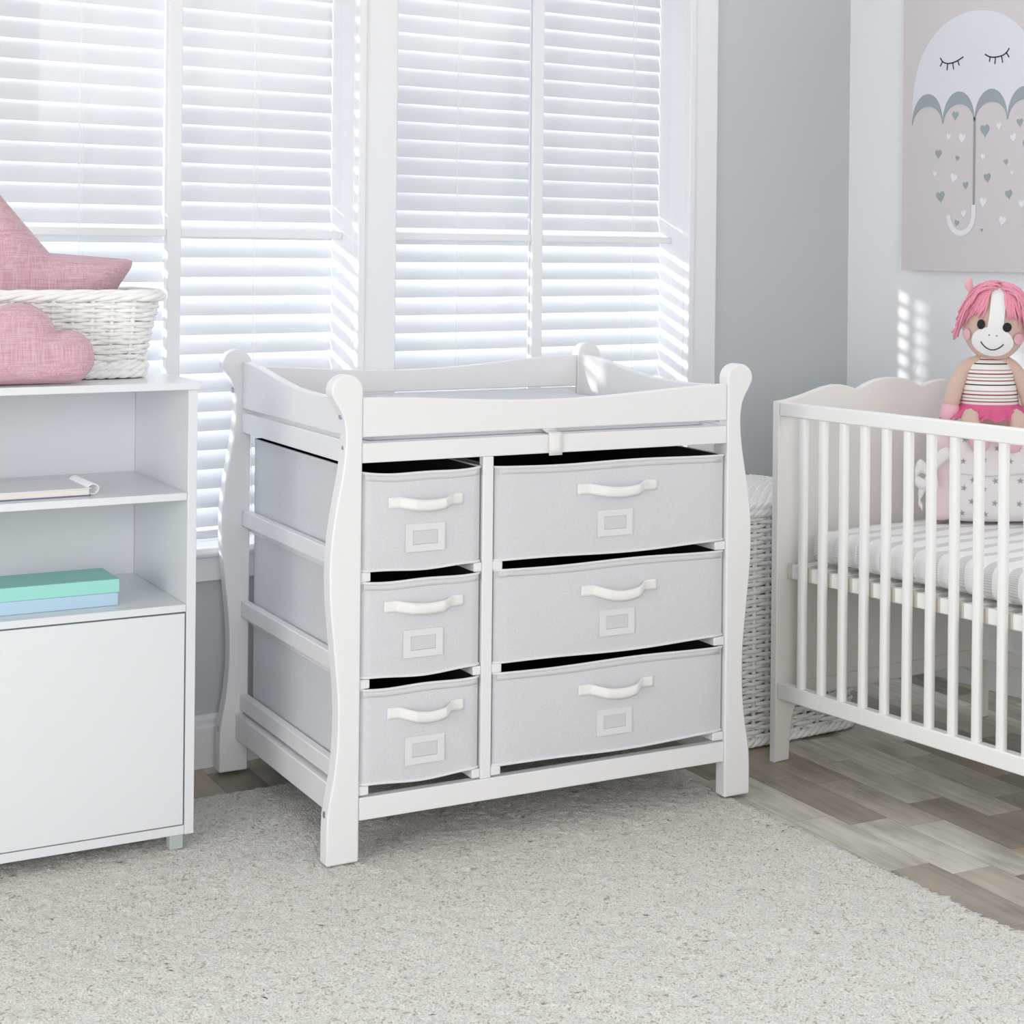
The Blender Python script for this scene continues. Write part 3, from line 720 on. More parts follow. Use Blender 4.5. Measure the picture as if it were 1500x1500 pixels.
# ------------------------------------------------------------------ plush doll
def make_doll():
    # sits on the star cushion
    base = Vector((3.130, 2.982, 0)) + Matrix.Rotation(CAMR, 3, 'Z') @ Vector((0.148, 0.058, 0))
    t = thing('plush_doll', 'plush pony doll with pink yarn hair, striped top and pink skirt, sitting in the crib', 'doll', (base.x, base.y, 0.7860), CAMR)
    # trunk, arms and legs are one continuous skin
    J = [((0, 0, 0.040), 0.050), ((0, 0.004, 0.095), 0.046), ((0, 0.004, 0.150), 0.030), ((0, 0, 0.178), 0.024),
         ((-0.058, 0.0, 0.146), 0.019), ((-0.085, -0.012, 0.095), 0.0215), ((-0.099, -0.026, 0.040), 0.021),
         ((0.058, 0.0, 0.146), 0.019), ((0.085, -0.012, 0.095), 0.0215), ((0.099, -0.026, 0.040), 0.021),
         ((-0.042, -0.022, 0.028), 0.030), ((-0.060, -0.086, 0.018), 0.0255), ((-0.040, -0.098, -0.026), 0.020),
         ((0.042, -0.022, 0.028), 0.030), ((0.060, -0.086, 0.018), 0.0255), ((0.040, -0.098, -0.026), 0.020)]
    E_ = [(0, 1), (1, 2), (2, 3), (2, 4), (4, 5), (5, 6), (2, 7), (7, 8), (8, 9), (0, 10), (10, 11), (11, 12), (0, 13), (13, 14), (14, 15)]
    me = bpy.data.meshes.new('body'); me.from_pydata([j[0] for j in J], E_, []); me.materials.append(M['tan'])
    o = bpy.data.objects.new('body', me); COL.objects.link(o); o.parent = t
    sk = o.modifiers.new('skin', 'SKIN'); sk.use_smooth_shade = True
    for i, (p, r) in enumerate(J):
        me.skin_vertices[0].data[i].radius = (r, r); me.skin_vertices[0].data[i].use_root = (i == 0)
    sb_ = o.modifiers.new('sub', 'SUBSURF'); sb_.levels = 2; sb_.render_levels = 2
    # hooves
    for c, d, r in (((-0.100, -0.028, 0.030), (-0.15, -0.15, -1), 0.0235), ((0.100, -0.028, 0.030), (0.15, -0.15, -1), 0.0235), ((-0.038, -0.099, -0.034), (0.1, 0, -1), 0.0235), ((0.038, -0.099, -0.034), (-0.1, 0, -1), 0.0235)):
        d = Vector(d).normalized(); c = Vector(c)
        MB().tube([c - d * 0.022, c - d * 0.006, c + d * 0.006, c + d * 0.014, c + d * 0.019, c + d * 0.0215], [r * 0.93, r, r * 0.98, r * 0.78, r * 0.45, r * 0.1], 18).build('hoof', M['pinkfelt'], t, angle=180)
    # striped top
    prof = [(0.066, 0.040), (0.066, 0.060), (0.063, 0.085), (0.058, 0.110), (0.053, 0.132), (0.046, 0.150), (0.030, 0.164), (0.022, 0.168)]
    b = MB()
    b.grid(lambda i, j: (lambda r, z, a: (1.08 * r * math.cos(a), 0.003 + 0.92 * r * math.sin(a), z))(prof[round(j * 7)][0] + 0.001, prof[round(j * 7)][1], 2 * PI * i), 36, 8, cu=True)
    b.build('striped_top', M['shirt'], t, angle=180)
    # tulle skirt in two ruffled layers
    b = MB()
    for r0, r1, z0, z1, n in ((0.064, 0.106, 0.056, 0.016, 17), (0.064, 0.096, 0.054, 0.022, 13)):
        def ruffle(i, j):
            a = 2 * PI * i; r = r0 + (r1 - r0) * j + 0.007 * j * math.sin(n * a + 1)
            return (1.08 * r * math.cos(a), -0.006 + 0.95 * r * math.sin(a), z0 + (z1 - z0) * j + 0.004 * math.sin(n * a) * j + (0.006 * j if math.sin(a) < 0 else 0))
        b.grid(ruffle, 120, 8, cu=True)
    b.build('tulle_skirt', M['tulle'], t, angle=180)
    # head and face
    HX, HY, HZ = 0.079, 0.070, 0.094
    hd = MB().ellipsoid((0, 0, 0), (HX, HY, HZ), 40, 26).build('head', M['tan'], t, angle=180)
    hd.location = (0.012, -0.004, 0.252); hd.rotation_euler = (0.03, math.radians(6), math.radians(-11))
    def sy(x, z, e): return -(HY + e) * math.sqrt(max(0.0, 1 - (x / (HX + e)) ** 2 - (z / (HZ + e)) ** 2))
    def patch(name, m, fn, e, nr=9, na=36):
        b = MB(); b.grid(lambda i, j: (lambda q: (q[0], sy(q[0], q[1], e), q[1]))(fn(2 * PI * i, j)), na, nr, cu=True); return b.build(name, m, hd, angle=180)
    def ell(cx, cz, rx, rz): return lambda a, j: (cx + rx * j * math.cos(a), cz + rz * j * math.sin(a))
    patch('muzzle', M['whitefelt'], ell(0, -0.043, 0.050, 0.036), 0.0035)
    b = MB(); b.grid(lambda i, j: (lambda x, z: (x, sy(x, z, 0.0030), z))((0.021 - 0.003 * math.sin(PI * j)) * (2 * i - 1) + 0.004, -0.03 + 0.115 * j), 10, 20)
    b.build('blaze', M['whitefelt'], hd, angle=180)
    patch('eye', M['black'], ell(-0.031, -0.004, 0.0095, 0.0120), 0.0048, 6, 24); patch('eye', M['black'], ell(0.031, -0.004, 0.0105, 0.0115), 0.0048, 6, 24)
    patch('cheek', M['pinkfelt'], ell(-0.064, -0.034, 0.010, 0.014), 0.0040, 6, 24); patch('cheek', M['pinkfelt'], ell(0.062, -0.030, 0.0125, 0.0135), 0.0040, 6, 24)
    b = MB(); b.tube([(x, sy(x, z, 0.0045), z) for x, z in [(-0.027 + 0.054 * k / 16, -0.046 - 0.017 * math.sin(PI * k / 16) ** 0.8) for k in range(17)]], 0.0014, 6); b.build('mouth', M['black'], hd)
    for x in (-0.009, 0.009):
        MB().ellipsoid((x, sy(x, -0.027, 0.004), -0.027), (0.0016, 0.001, 0.0016), 8, 6).build('nostril', M['black'], hd)
    for s in (-1, 1):
        b = MB(); b.grid(lambda i, j: (s * (0.056 + 0.022 * math.sin(PI * j) ** 0.7 * (0.5 + 0.5 * math.cos(2 * PI * i)) + 0.012 * j), 0.004 + 0.008 * math.sin(2 * PI * i), 0.058 + 0.044 * j), 14, 8, cu=True)
        b.build('ear', M['pinkfelt'], hd, angle=180)
    b = MB()
    for k in range(130):
        s = -1 if k < 62 else 1
        x0 = random.uniform(-0.012, 0.020) + 0.004 + s * 0.012; yy = random.uniform(-0.050, 0.045)
        reach = random.uniform(0.040, 0.085); drop = random.uniform(0.012, 0.075 if yy > -0.03 else 0.055)
        pts = []
        for q in range(9):
            f = q / 8; x = x0 + s * reach * f
            z = (HZ + 0.004) * math.sqrt(max(0.02, 1 - min(0.98, (x / (HX + 0.012)) ** 2 + (yy * (1 - 0.3 * f) / (HY + 0.02)) ** 2)))
            zz = z + 0.006 * math.sin(PI * f) - drop * f ** 2.2
            rad = math.sqrt((x / (HX + 0.005)) ** 2 + (zz / (HZ + 0.005)) ** 2)
            y = yy - 0.012 * f
            yin = -sy(x, zz, 0.006) if rad < 1 else 0
            if yy < 0 and rad < 1: y = min(y, -yin)
            elif yy >= 0 and rad < 1: y = max(y, yin * 0.6)
            pts.append((x + 0.003 * math.sin(7 * f + k), y, zz))
        b.tube(pts, 0.0023, 5)
    for k in range(64):                       # loose fringe hanging over the brow either side of the blaze
        s = -1 if k % 2 else 1
        x0 = s * random.uniform(0.006, 0.022) + 0.004; x1 = s * random.uniform(0.030, 0.066); z1 = random.uniform(0.004, 0.040) + 0.010 * abs(x1) / 0.066
        pts = []
        for q in range(9):
            f = q / 8; x = x0 + (x1 - x0) * f ** 0.8 + 0.0025 * math.sin(5 * f + k); z = 0.089 + (z1 - 0.089) * f ** 1.15
            x = max(-0.073, min(0.073, x)); lim = 0.97 * (HZ + 0.006) * math.sqrt(max(0.02, 1 - (x / (HX + 0.006)) ** 2)); z = min(z, lim)
            pts.append((x, sy(x, z, 0.0065 + 0.004 * math.sin(PI * f) * random.random()), z))
        b.tube(pts, 0.0021, 5)
    b.build('yarn_hair', M['yarn'], hd, angle=180)
make_doll()

# ------------------------------------------------------------------ wicker work
def rrect(hx, hy, r, n):
    """n points round a rounded rectangle, evenly spaced"""
    segs = []; per = 0
    L = [(2 * (hx - r)), PI * r / 2, 2 * (hy - r), PI * r / 2] * 2; tot = sum(L); out = []
    for k in range(n):
        s = tot * k / n
        corners = [(-(hx - r), -hy), None, (hx, -(hy - r)), None, (hx - r, hy), None, (-hx, hy - r), None]
        i = 0
        while s > L[i]: s -= L[i]; i += 1
        if i == 0: p, nn = (-(hx - r) + s, -hy), (0, -1)
        elif i == 2: p, nn = (hx, -(hy - r) + s), (1, 0)
        elif i == 4: p, nn = ((hx - r) - s, hy), (0, 1)
        elif i == 6: p, nn = (-hx, (hy - r) - s), (-1, 0)
        else:
            a0 = {1: -PI / 2, 3: 0, 5: PI / 2, 7: PI}[i]; a = a0 + s / r
            c = {1: (hx - r, -(hy - r)), 3: (hx - r, hy - r), 5: (-(hx - r), hy - r), 7: (-(hx - r), -(hy - r))}[i]
            p, nn = (c[0] + r * math.cos(a), c[1] + r * math.sin(a)), (math.cos(a), math.sin(a))
        out.append((p, nn))
    return out
def weave(b, hx, hy, r, z0, z1, rows, stakes, rad, amp, flare=0.0, per=4, jitter=0.0006, flat=(1, 1), group=2):
    n = stakes * per; ring = rrect(hx, hy, r, n)
    for q in range(rows):
        z = z0 + (z1 - z0) * (q + 0.5) / rows; sc = flare * (q + 0.5) / rows; par = (q // group) % 2; dz = random.uniform(-1, 1) * jitter * 2
        pts = []
        for k, (p, nn) in enumerate(ring):
            o = amp * math.cos(2 * PI * (k / per) / 2 + PI * par) + random.uniform(-jitter, jitter) + sc
            pts.append((p[0] + nn[0] * o, p[1] + nn[1] * o, z + dz + random.uniform(-jitter, jitter)))
        b.tube(pts, rad, 5, closed=True, flat=flat)
    for k in range(0, n, per):
        p, nn = ring[k]
        b.tube([(p[0], p[1], z0), (p[0] + nn[0] * flare, p[1] + nn[1] * flare, z1)], rad * 1.1, 5)
def braid(b, hx, hy, r, z, rad, amp, turns, n=200):
    ring = rrect(hx, hy, r, n)
    for ph in range(3):
        pts = []
        for k, (p, nn) in enumerate(ring):
            a = 2 * PI * turns * k / n + ph * 2 * PI / 3
            pts.append((p[0] + nn[0] * amp * math.cos(a), p[1] + nn[1] * amp * math.cos(a), z + amp * math.sin(a)))
        b.tube(pts, rad, 6, closed=True)

hm = thing('laundry_hamper', 'tall white wicker laundry hamper with a lid between the changing table and crib', 'hamper', (2.962, 3.490, 0.001), -0.03)
HXh, HYh = 0.215, 0.215
b = MB(); weave(b, HXh, HYh, 0.05, 0.022, 0.560, 54, 40, 0.0056, 0.0055, 0.0, 4, 0.0009, group=1)
b.build('woven_body', M['wick'], hm, angle=180)
ring = rrect(HXh - 0.012, HYh - 0.012, 0.045, 48)
MB().grid(lambda i, j: (*ring[round(i * 48) % 48][0], 0.006 + 0.55 * j), 48, 2, cu=True).build('shaded_lining', M['wickdark'], hm)
b = MB(); braid(b, HXh + 0.004, HYh + 0.004, 0.055, 0.014, 0.0065, 0.0065, 24); b.build('foot_braid', M['wick'], hm, angle=180)
b = MB(); braid(b, HXh + 0.006, HYh + 0.006, 0.055, 0.570, 0.0065, 0.006, 26)
for q in range(30):
    y = -HYh + 0.008 + (2 * HYh - 0.016) * q / 29
    pts = [(-HXh + 2 * HXh * k / 60, y, 0.588 + 0.004 * math.cos(PI * k / 2 + PI * (q % 2)) + 0.012 * (1 - (2 * k / 60 - 1) ** 2) * (1 - (y / HYh) ** 2)) for k in range(61)]
    b.tube(pts, 0.0062, 5)
for k in range(0, 61, 4):
    x = -HXh + 2 * HXh * k / 60
    b.tube([(x, -HYh + 2 * HYh * j / 10, 0.587 + 0.012 * (1 - (x / HXh) ** 2) * (1 - (2 * j / 10 - 1) ** 2)) for j in range(11)], 0.005, 5)
braid(b, HXh + 0.004, HYh + 0.004, 0.055, 0.586, 0.0058, 0.005, 26)
b.build('woven_lid', M['wick'], hm, angle=180)

# ------------------------------------------------------------------ storage cabinet
def make_cabinet():
    t = thing('storage_cabinet', 'white cabinet with two open shelves above a plain door, holding books', 'cabinet', (1.456, 3.384, 0.0075), -0.1186)
    C_ = M['cab']; WL = 0.80; D = 0.41; s = 0.0185
    z = dict(bot=0.028, base=0.046, s2a=0.4697, s2=0.4845, s1a=0.691, s1=0.706, top=0.9105, cap=0.9255)
    MB().box(-s, 0, 0.0, D, z['bot'], z['top'] - 0.0005).build('side_panel', C_, t, 0.001)
    MB().box(-WL, -WL + s, 0.0, D, z['bot'], z['top'] - 0.0005).build('side_panel', C_, t, 0.001)
    MB().prism([(-WL - 0.004, z['top']), (0.001, z['top']), (0.009, z['cap']), (-WL - 0.012, z['cap'])], 'y', -0.008, D).build('top_board', C_, t, 0.0012)
    MB().box(-WL + s + 0.0005, -s - 0.0005, 0.0015, D - 0.012, z['bot'], z['base']).build('base_board', C_, t, 0.001)
    MB().box(-WL + s + 0.0005, -s - 0.0005, 0.0015, D - 0.012, z['s2a'], z['s2']).build('shelf', C_, t, 0.001)
    MB().box(-WL + s + 0.0005, -s - 0.0005, 0.0015, D - 0.012, z['s1a'], z['s1']).build('shelf', C_, t, 0.001)
    MB().box(-WL + s + 0.0005, -s - 0.0005, D - 0.0115, D - 0.004, z['base'], z['top'] - 0.0005).build('back_panel', C_, t)
    MB().box(-WL + s + 0.003, -s - 0.003, 0.0, 0.018, z['base'] + 0.0025, z['s2a'] - 0.0028).build('door', C_, t, 0.0012)
    for u in (-0.046, -WL + 0.02):
        for v in (0.004, D - 0.04):
            MB().box(u, u + 0.026, v, v + 0.026, 0.0, z['bot'] - 0.0005).build('foot', M['acrylic'], t, 0.001)
    return t
make_cabinet()
KM = Matrix.Translation((1.456, 3.384, 0.0075)) @ Matrix.Rotation(-0.1186, 4, 'Z')
def on_cabinet(u, v, z): return KM @ Vector((u, v, z))

def book(name, label, u1, v0, z0, w, d, th, m, rz):
    t = thing(name, label, 'book', on_cabinet(u1, v0, z0), -0.1186 + rz, 'closed books on the lower shelf')
    b = MB(); b.box(-w, 0, 0, d, 0, 0.0022); b.box(-w, 0, 0, d, th - 0.0022, th)
    r = th / 2
    pl = [(0.0, 0.0), (0.0, th)] + [(-0.0 - 0.003 * math.sin(PI * k / 8), th - th * k / 8) for k in range(9)]
    b.box(-w, 0.0, -0.0022, 0.0, 0.0, th)
    b.build('cover', m, t, 0.0018, 3)
    MB().box(-w + 0.004, -0.0035, 0.0004, d - 0.005, 0.0024, th - 0.0024).build('pages', M['paper'], t)
    return t
book('hardback_book', 'pale blue hardback book, lower of the two lying on the shelf', -0.138, 0.058, 0.4848, 0.30, 0.135, 0.0255, M['blue'], 0.006)
book('hardback_book', 'mint green hardback book lying on top of the pale blue book', -0.136, 0.056, 0.5106, 0.30, 0.138, 0.0265, M['teal'], -0.004)

nb = thing('spiral_notebook', 'white spiral notebook with cream pages lying on the upper cabinet shelf', 'notebook', on_cabinet(-0.196, 0.040, 0.7063), -0.1186 + 0.01)
def slab(u0, u1, v0, v1, z0, z1, nm, m): return MB().box(u0, u1, v0, v1, z0, z1).build(nm, m, nb, 0.0006)
slab(-0.30, 0.0, 0.0, 0.165, 0.0, 0.0018, 'back_cover', M['navy']); slab(-0.297, -0.003, 0.002, 0.163, 0.0019, 0.0135, 'pages', M['paper']); slab(-0.30, 0.0, 0.0, 0.165, 0.0136, 0.0155, 'front_cover', M['cover'])
b = MB(); pts = []
for k in range(26 * 12 + 1):
    a = 2 * PI * k / 12; pts.append((0.006 + 0.0115 * math.cos(a), 0.006 + 0.153 * k / (26 * 12), 0.0118 + 0.0100 * math.sin(a)))
b.tube(pts, 0.0012, 5); b.build('wire_coil', M['coil'], nb, angle=180)

# wicker basket on the cabinet
bk = thing('wicker_basket', 'white woven wicker basket on top of the cabinet holding a pink star cushion', 'basket', on_cabinet(-0.335, 0.252, 0.9262), -0.1186)
BHX, BHY = 0.272, 0.112
b = MB(); weave(b, BHX, BHY, 0.045, 0.030, 0.162, 20, 38, 0.0046, 0.0036, 0.030, 4, 0.0009, group=1)
b.build('woven_body', M['wick'], bk, angle=180)
ring2 = rrect(BHX - 0.010, BHY - 0.010, 0.04, 48)
MB().grid(lambda i, j: (lambda q: (q[0][0] + q[1][0] * 0.028 * j, q[0][1] + q[1][1] * 0.028 * j, 0.010 + 0.145 * j))(ring2[round(i * 48) % 48]), 48, 2, cu=True).build('shaded_lining', M['wickdark'], bk)
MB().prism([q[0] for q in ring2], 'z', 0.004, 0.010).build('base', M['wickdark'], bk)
b = MB(); braid(b, BHX + 0.001, BHY + 0.001, 0.045, 0.011, 0.0062, 0.0050, 22); braid(b, BHX + 0.003, BHY + 0.003, 0.045, 0.025, 0.0060, 0.005, 20); b.build('foot_braid', M['wick'], bk, angle=180)
b = MB(); braid(b, BHX + 0.033, BHY + 0.033, 0.06, 0.167, 0.0058, 0.0045, 14); braid(b, BHX + 0.030, BHY + 0.030, 0.06, 0.174, 0.0048, 0.0030, 10); b.build('rim', M['wick'], bk, angle=180)

# cushions
def pillow(name, outline, thick, m, seam=0.35, fold=None):
    """outline: star-shaped closed polygon (x,z) round the origin; puffed on both faces"""
    n = 180; O = [Vector((p[0], p[1])) for p in outline]
    pts = []
    for k in range(n):
        a = 2 * PI * k / n; d = Vector((math.cos(a), math.sin(a))); best = None
        for i in range(len(O)):
            p, q = O[i], O[(i + 1) % len(O)]; e = q - p; den = d.x * e.y - d.y * e.x
            if abs(den) < 1e-12: continue
            tt = (p.x * e.y - p.y * e.x) / den; uu = (p.x * d.y - p.y * d.x) / den
            if tt > 0 and -1e-6 <= uu <= 1 + 1e-6: best = tt if best is None else max(best, tt)
        pts.append(d * (best or 0.01))
    edges = [(pts[i], pts[(i + 1) % n]) for i in range(n)]
    def dist(p):
        m_ = 1e9
        for a, b_ in edges:
            e = b_ - a; t_ = max(0, min(1, (p - a).dot(e) / max(e.length_squared, 1e-12))); m_ = min(m_, (a + e * t_ - p).length)
        return m_
    R = 16; rings = [1 - (k / R) ** 1.5 for k in range(R)]
    dm = dist(Vector((0, 0))); b = MB(); vs = []
    H = []
    for rho in rings:
        row = []
        for p in pts:
            q = p * rho; d = dist(q); x = min(1, d / (dm * 0.85)); h = thick * math.sqrt(max(0, 1 - (1 - x) ** 2))
            if fold: h += fold(q) * min(1, d / 0.02)
            row.append((q, h))
        H.append(row)
    for s in (-1, 1):
        vs = [(q.x, s * h, q.y) for row in H for q, h in row] + [(0, s * thick, 0)]
        fs = [(i * n + j, i * n + (j + 1) % n, (i + 1) * n + (j + 1) % n, (i + 1) * n + j) for i in range(R - 1) for j in range(n)] + [((R - 1) * n + j, (R - 1) * n + (j + 1) % n, R * n) for j in range(n)]
        b.add(vs, fs)
    o = b.build(name, m, None, angle=180)
    bm = bmesh.new(); bm.from_mesh(o.data); bmesh.ops.remove_doubles(bm, verts=bm.verts, dist=1e-5); bmesh.ops.recalc_face_normals(bm, faces=bm.faces); bm.to_mesh(o.data); bm.free()
    o.data.polygons.foreach_set('use_smooth', [True] * len(o.data.polygons))
    # stitched edge seam as a part
    sm = MB().tube([(p.x, 0, p.y) for p in pts], 0.0016, 5, closed=True).build('edge_seam', m, o, angle=180)
    return o
# cloud outline: a row of round lobes on a flat foot
def cloud_outline():
    circ = [(0.140, -0.026, 0.052), (0.052, 0.010, 0.069), (-0.065, 0.018, 0.066), (-0.145, -0.026, 0.050), (0.0, -0.03, 0.05)]
    out = []
    for k in range(360):
        a = 2 * PI * k / 360; d = Vector((math.cos(a), math.sin(a))); best = 0
        for cx, cz, r in circ:
            c = Vector((cx, cz)); pr = c.dot(d); dd = c.length_squared - pr * pr
            if dd < r * r: best = max(best, pr + math.sqrt(r * r - dd))
        # flat foot
        if d.y < -0.05:
            tf = 0.074 / -d.y
            best = min(best, tf)
            if abs(tf * d.x) < 0.155: best = tf
        out.append(d * max(best, 0.05))
    return out
cl = pillow('cloud_cushion', cloud_outline(), 0.040, M['pink'])
cl.location = on_cabinet(-0.384, 0.050, 1.0035); cl.rotation_euler = (math.radians(-6), 0, -0.1186)
tag(cl, 'pink cloud-shaped cushion leaning on the front of the wicker basket', 'cushion')
def star_outline(R, r, rot):
    raw = []
    for i in range(10):
        rr = R if i % 2 == 0 else r; a = rot + i * PI / 5; raw.append(Vector((rr * math.cos(a), rr * math.sin(a), 0)))
    out = []
    for i in range(10):
        p = raw[i]
        if i % 2 == 0:
            a, c = raw[i - 1], raw[(i + 1) % 10]
            out += [p + (a - p) * 0.09, p + (a - p) * 0.02 + (c - p) * 0.02, p + (c - p) * 0.09]
        else: out.append(p)
    return [(p.x, max(p.y, -0.088 + 0.1 * abs(p.x) * 0)) for p in out]
sp = pillow('star_cushion', star_outline(0.272, 0.150, math.radians(26)), 0.070, M['pink'],
            fold=lambda q: 0.010 * math.sin(38 * math.hypot(q.x - 0.02, q.y + 0.05) + 1.0) * smooth((math.hypot(q.x, q.y) - 0.07) / 0.08))
sp.location = on_cabinet(-0.303, 0.245, 1.046); sp.rotation_euler = (math.radians(-8), 0, -0.1186)
tag(sp, 'pink star-shaped cushion sticking up out of the wicker basket', 'cushion')

# ------------------------------------------------------------------ wall picture
def make_poster():
    # canvas face looks into the room (-x); local x runs along the wall towards the camera side
    t = thing('canvas_picture', 'blush canvas picture of a sleepy umbrella raining hearts on the white wall', 'picture', (XR - 0.001, 3.645, 1.155), -PI / 2)
    zt = 0.86; wd = 0.556; D = -0.048
    cnv = MB().box(0, wd, D, 0, 0, zt).build('canvas', M['canvas'], t)
    y = D - 0.0006
    O_ = 1.155
    def flat(poly, name, m, lay=0): 
        MB().prism([(a, z - O_) for a, z in poly], 'y', y - 0.0006 * lay - 0.0005, y - 0.0006 * lay).build(name, m, t)
    cx, cz, hw, hh = 0.277, 1.574, 0.239, 0.303
    dome = [(cx + hw * math.cos(PI * k / 48), cz + hh * math.sin(PI * k / 48) ** 0.72) for k in range(49)]
    arcs = []
    nb_ = 4; sw = 2 * hw / nb_
    for k in range(nb_):
        x0 = cx - hw + sw * k
        arcs += [(x0 + sw * (0.5 - 0.5 * math.cos(PI * q / 12)), cz + 0.083 * math.sin(PI * q / 12)) for q in range(0 if k == 0 else 1, 13)]
    flat(dome + arcs[1:-1], 'umbrella_dome', M['pwhite'])
    for k in range(nb_):
        x0 = cx - hw + sw * k
        up = [(x0 + sw * (0.5 - 0.5 * math.cos(PI * q / 16)), cz + 0.083 * math.sin(PI * q / 16)) for q in range(17)]
        dn = [(x0 + 0.002 + (sw - 0.004) * (0.5 - 0.5 * math.cos(PI * q / 16)), cz - 0.004 + 0.052 * math.sin(PI * q / 16)) for q in range(17)]
        flat(up + dn[::-1], 'scallop_trim', M['pgrey'], 1)
    flat([(cx - 0.0035, 1.34), (cx + 0.0035, 1.34), (cx + 0.0035, 1.582), (cx - 0.0035, 1.582)], 'umbrella_shaft', M['pmid'], 1)
    path = catmull([(cx, 1.342, 0), (cx - 0.001, 1.30, 0), (cx - 0.018, 1.272, 0), (cx - 0.047, 1.261, 0), (cx - 0.075, 1.272, 0), (cx - 0.09, 1.295, 0), (cx - 0.094, 1.312, 0)], 6)
    l, r = [], []
    for i, p in enumerate(path):
        d = (path[min(i + 1, len(path) - 1)] - path[max(i - 1, 0)]).normalized(); nn = Vector((-d.y, d.x, 0)) * 0.0078
        l.append(((p + nn).x, (p + nn).y)); r.append(((p - nn).x, (p - nn).y))
    flat(l + r[::-1], 'umbrella_handle', M['pheart'], 1)
    def line(b, pts, w):
        P = [Vector((a, z)) for a, z in pts]; L_, R_ = [], []
        for i, p in enumerate(P):
            d = (P[min(i + 1, len(P) - 1)] - P[max(i - 1, 0)]).normalized(); nn = Vector((-d.y, d.x)) * w / 2
            L_.append((p + nn)); R_.append((p - nn))
        b.prism([(q.x, q.y - O_) for q in L_ + R_[::-1]], 'y', y - 0.0018, y - 0.0012)
    def eye(arc, lashes):
        b = MB(); line(b, [(p.x, p.y) for p in catmull([(a, z, 0) for a, z in arc], 6)], 0.0032)
        for a, c in lashes: line(b, [a, c], 0.0030)
        b.build('closed_eye', M['blackprint'], t)
    eye([(0.147, 1.756), (0.157, 1.744), (0.177, 1.738), (0.205, 1.741), (0.234, 1.752)], [((0.155, 1.745), (0.147, 1.732)), ((0.175, 1.738), (0.173, 1.719)), ((0.194, 1.739), (0.198, 1.720)), ((0.213, 1.744), (0.219, 1.729))])
    eye([(0.314, 1.753), (0.330, 1.745), (0.352, 1.742), (0.378, 1.745), (0.393, 1.753), (0.401, 1.763)], [((0.333, 1.745), (0.330, 1.731)), ((0.352, 1.742), (0.350, 1.723)), ((0.374, 1.744), (0.378, 1.725)), ((0.391, 1.751), (0.401, 1.738))])
    def heart(b, x, z, s, rot, lay):
        P = []
        for k in range(28):
            a = 2 * PI * k / 28; hx = 16 * math.sin(a) ** 3 / 17; hz = (13 * math.cos(a) - 5 * math.cos(2 * a) - 2 * math.cos(3 * a) - math.cos(4 * a)) / 15
            c, s_ = math.cos(rot), math.sin(rot); P.append((x + s * (hx * c - hz * s_), z - O_ + s * (hx * s_ + hz * c)))
        b.prism(P, 'y', y - 0.0005, y)
    dk, lt = MB(), MB()
    for x, z, s in [(.205, 1.591, .013), (.142, 1.486, .013), (.214, 1.471, .008), (.246, 1.395, .011), (.151, 1.365, .017), (.214, 1.29, .009), (.315, 1.545, .018), (.326, 1.414, .0135), (.392, 1.455, .008), (.403, 1.367, .0135), (.307, 1.27, .005), (.462, 1.50, .013), (.48, 1.40, .015), (.44, 1.56, .012)]:
        heart(dk, x, z, s, random.uniform(-.3, .3), 0)
    for x, z, s in [(.181, 1.533, .009), (.232, 1.527, .014), (.13, 1.43, .009), (.202, 1.417, .014), (.24, 1.317, .010), (.367, 1.554, .010), (.418, 1.52, .012), (.31, 1.472, .009), (.312, 1.347, .014), (.382, 1.296, .014), (.414, 1.424, .006), (.45, 1.34, .012), (.49, 1.46, .011)]:
        heart(lt, x, z, s, random.uniform(-.3, .3), 0)
    print_on(cnv, dk, M['pgrey']); print_on(cnv, lt, M['pheart'])
make_poster()

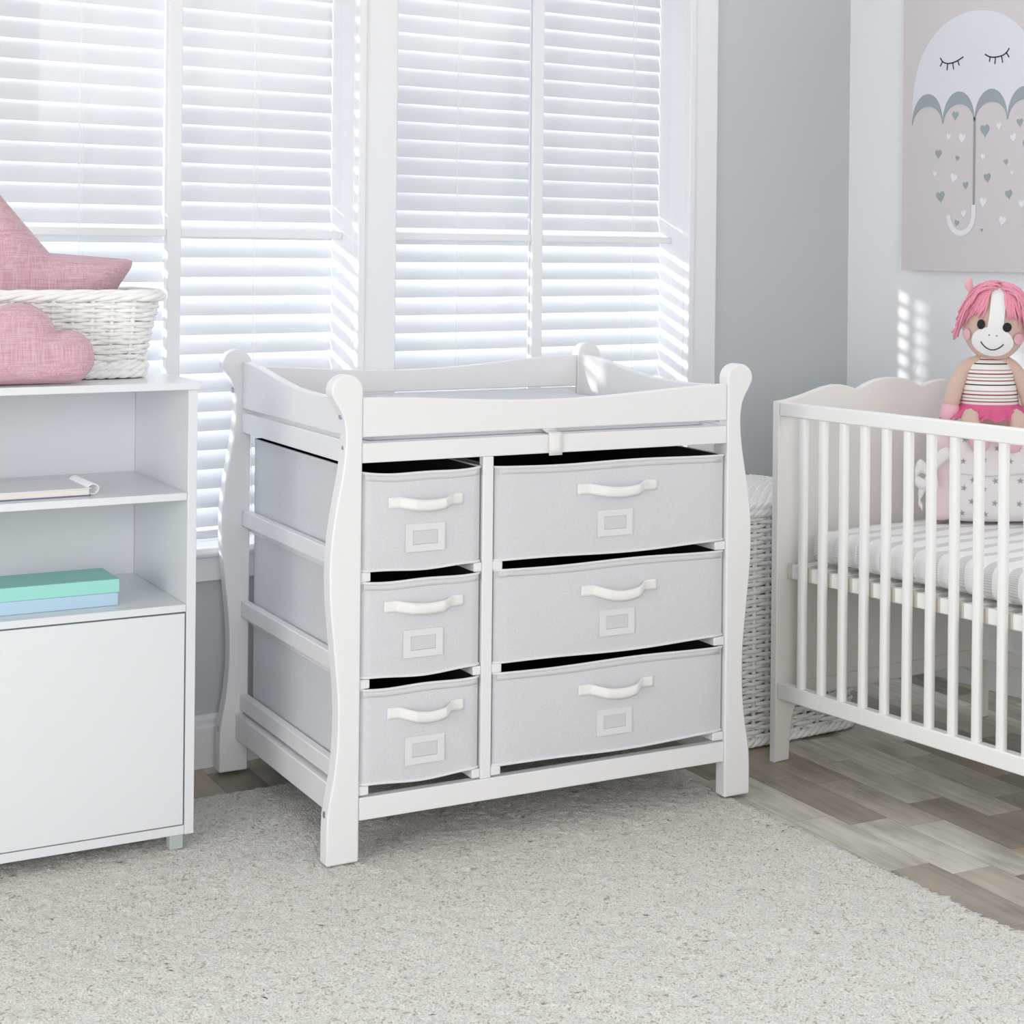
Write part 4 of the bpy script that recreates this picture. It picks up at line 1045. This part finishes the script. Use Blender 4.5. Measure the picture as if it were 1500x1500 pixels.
# ------------------------------------------------------------------ light
def make_world():
    w = bpy.data.worlds.new('daylight'); SC.world = w; w.use_nodes = True; nt = w.node_tree; nt.nodes.clear()
    tc = N(nt, 'ShaderNodeTexCoord'); sp_ = N(nt, 'ShaderNodeSeparateXYZ'); nt.links.new(tc.outputs['Generated'], sp_.inputs[0])
    mr = N(nt, 'ShaderNodeMapRange', interpolation_type='SMOOTHSTEP'); mr.inputs[1].default_value = -0.05; mr.inputs[2].default_value = 0.35
    nt.links.new(sp_.outputs[1], mr.inputs[0])
    col = ramp(nt, mr.outputs[0], [(0.0, (1.0, 0.985, 0.97)), (1.0, (0.90, 0.955, 1.0))])
    st = N(nt, 'ShaderNodeMapRange'); st.inputs[3].default_value = 0.60; st.inputs[4].default_value = 2.6; nt.links.new(mr.outputs[0], st.inputs[0])
    bg = N(nt, 'ShaderNodeBackground'); nt.links.new(col, bg.inputs[0]); nt.links.new(st.outputs[0], bg.inputs[1])
    o = N(nt, 'ShaderNodeOutputWorld'); nt.links.new(bg.outputs[0], o.inputs[0])
make_world()
def sun(d, strength, ang, col):
    L = bpy.data.lights.new('sun', 'SUN'); L.energy = strength; L.angle = math.radians(ang); L.color = col
    o = bpy.data.objects.new('sun', L); COL.objects.link(o); o.rotation_euler = Vector(d).to_track_quat('-Z', 'Y').to_euler()
sun((1, -0.30, -0.118), 4.5, 1.6, (1.0, 0.98, 0.95))

def area(loc, target, size, power, col=(1, 1, 1)):  # added fill light to lift the shade; the room has no such lamp
    L = bpy.data.lights.new('added_fill_light', 'AREA'); L.shape = 'DISK'; L.size = size; L.energy = power; L.color = col
    o = bpy.data.objects.new('added_fill_light', L); COL.objects.link(o); o.location = loc
    o.rotation_euler = (Vector(target) - Vector(loc)).to_track_quat('-Z', 'Y').to_euler()
area((-0.55, -2.0, 1.7), (2.2, 3.3, 0.6), 1.7, 70, (1.0, 0.99, 0.985))
area((-1.3, 1.75, 1.0), (1.75, 3.4, 0.5), 1.5, 36, (1.0, 0.995, 0.99))
SC.cycles.diffuse_bounces = 8

# ------------------------------------------------------------------ camera
cam = bpy.data.cameras.new('camera'); co = bpy.data.objects.new('camera', cam); COL.objects.link(co); SC.camera = co
F, PX, PY, ROLL, YAW = 2616.37, 1006.95, 369.92, 0.009965, 0.67303
cam.sensor_fit = 'HORIZONTAL'; cam.sensor_width = 36; cam.lens = F / 1500 * 36
cam.shift_x = (750 - PX) / 1500; cam.shift_y = (PY - 750) / 1500
co.matrix_world = Matrix.Translation((0, 0, 1.2)) @ Matrix.Rotation(-YAW, 4, 'Z') @ Matrix.Rotation(PI / 2, 4, 'X') @ Matrix.Rotation(ROLL, 4, 'Z')
cam.clip_start = 0.05

SC.view_settings.view_transform = 'Standard'
SC.view_settings.look = 'None'
SC.view_settings.exposure = 0.0
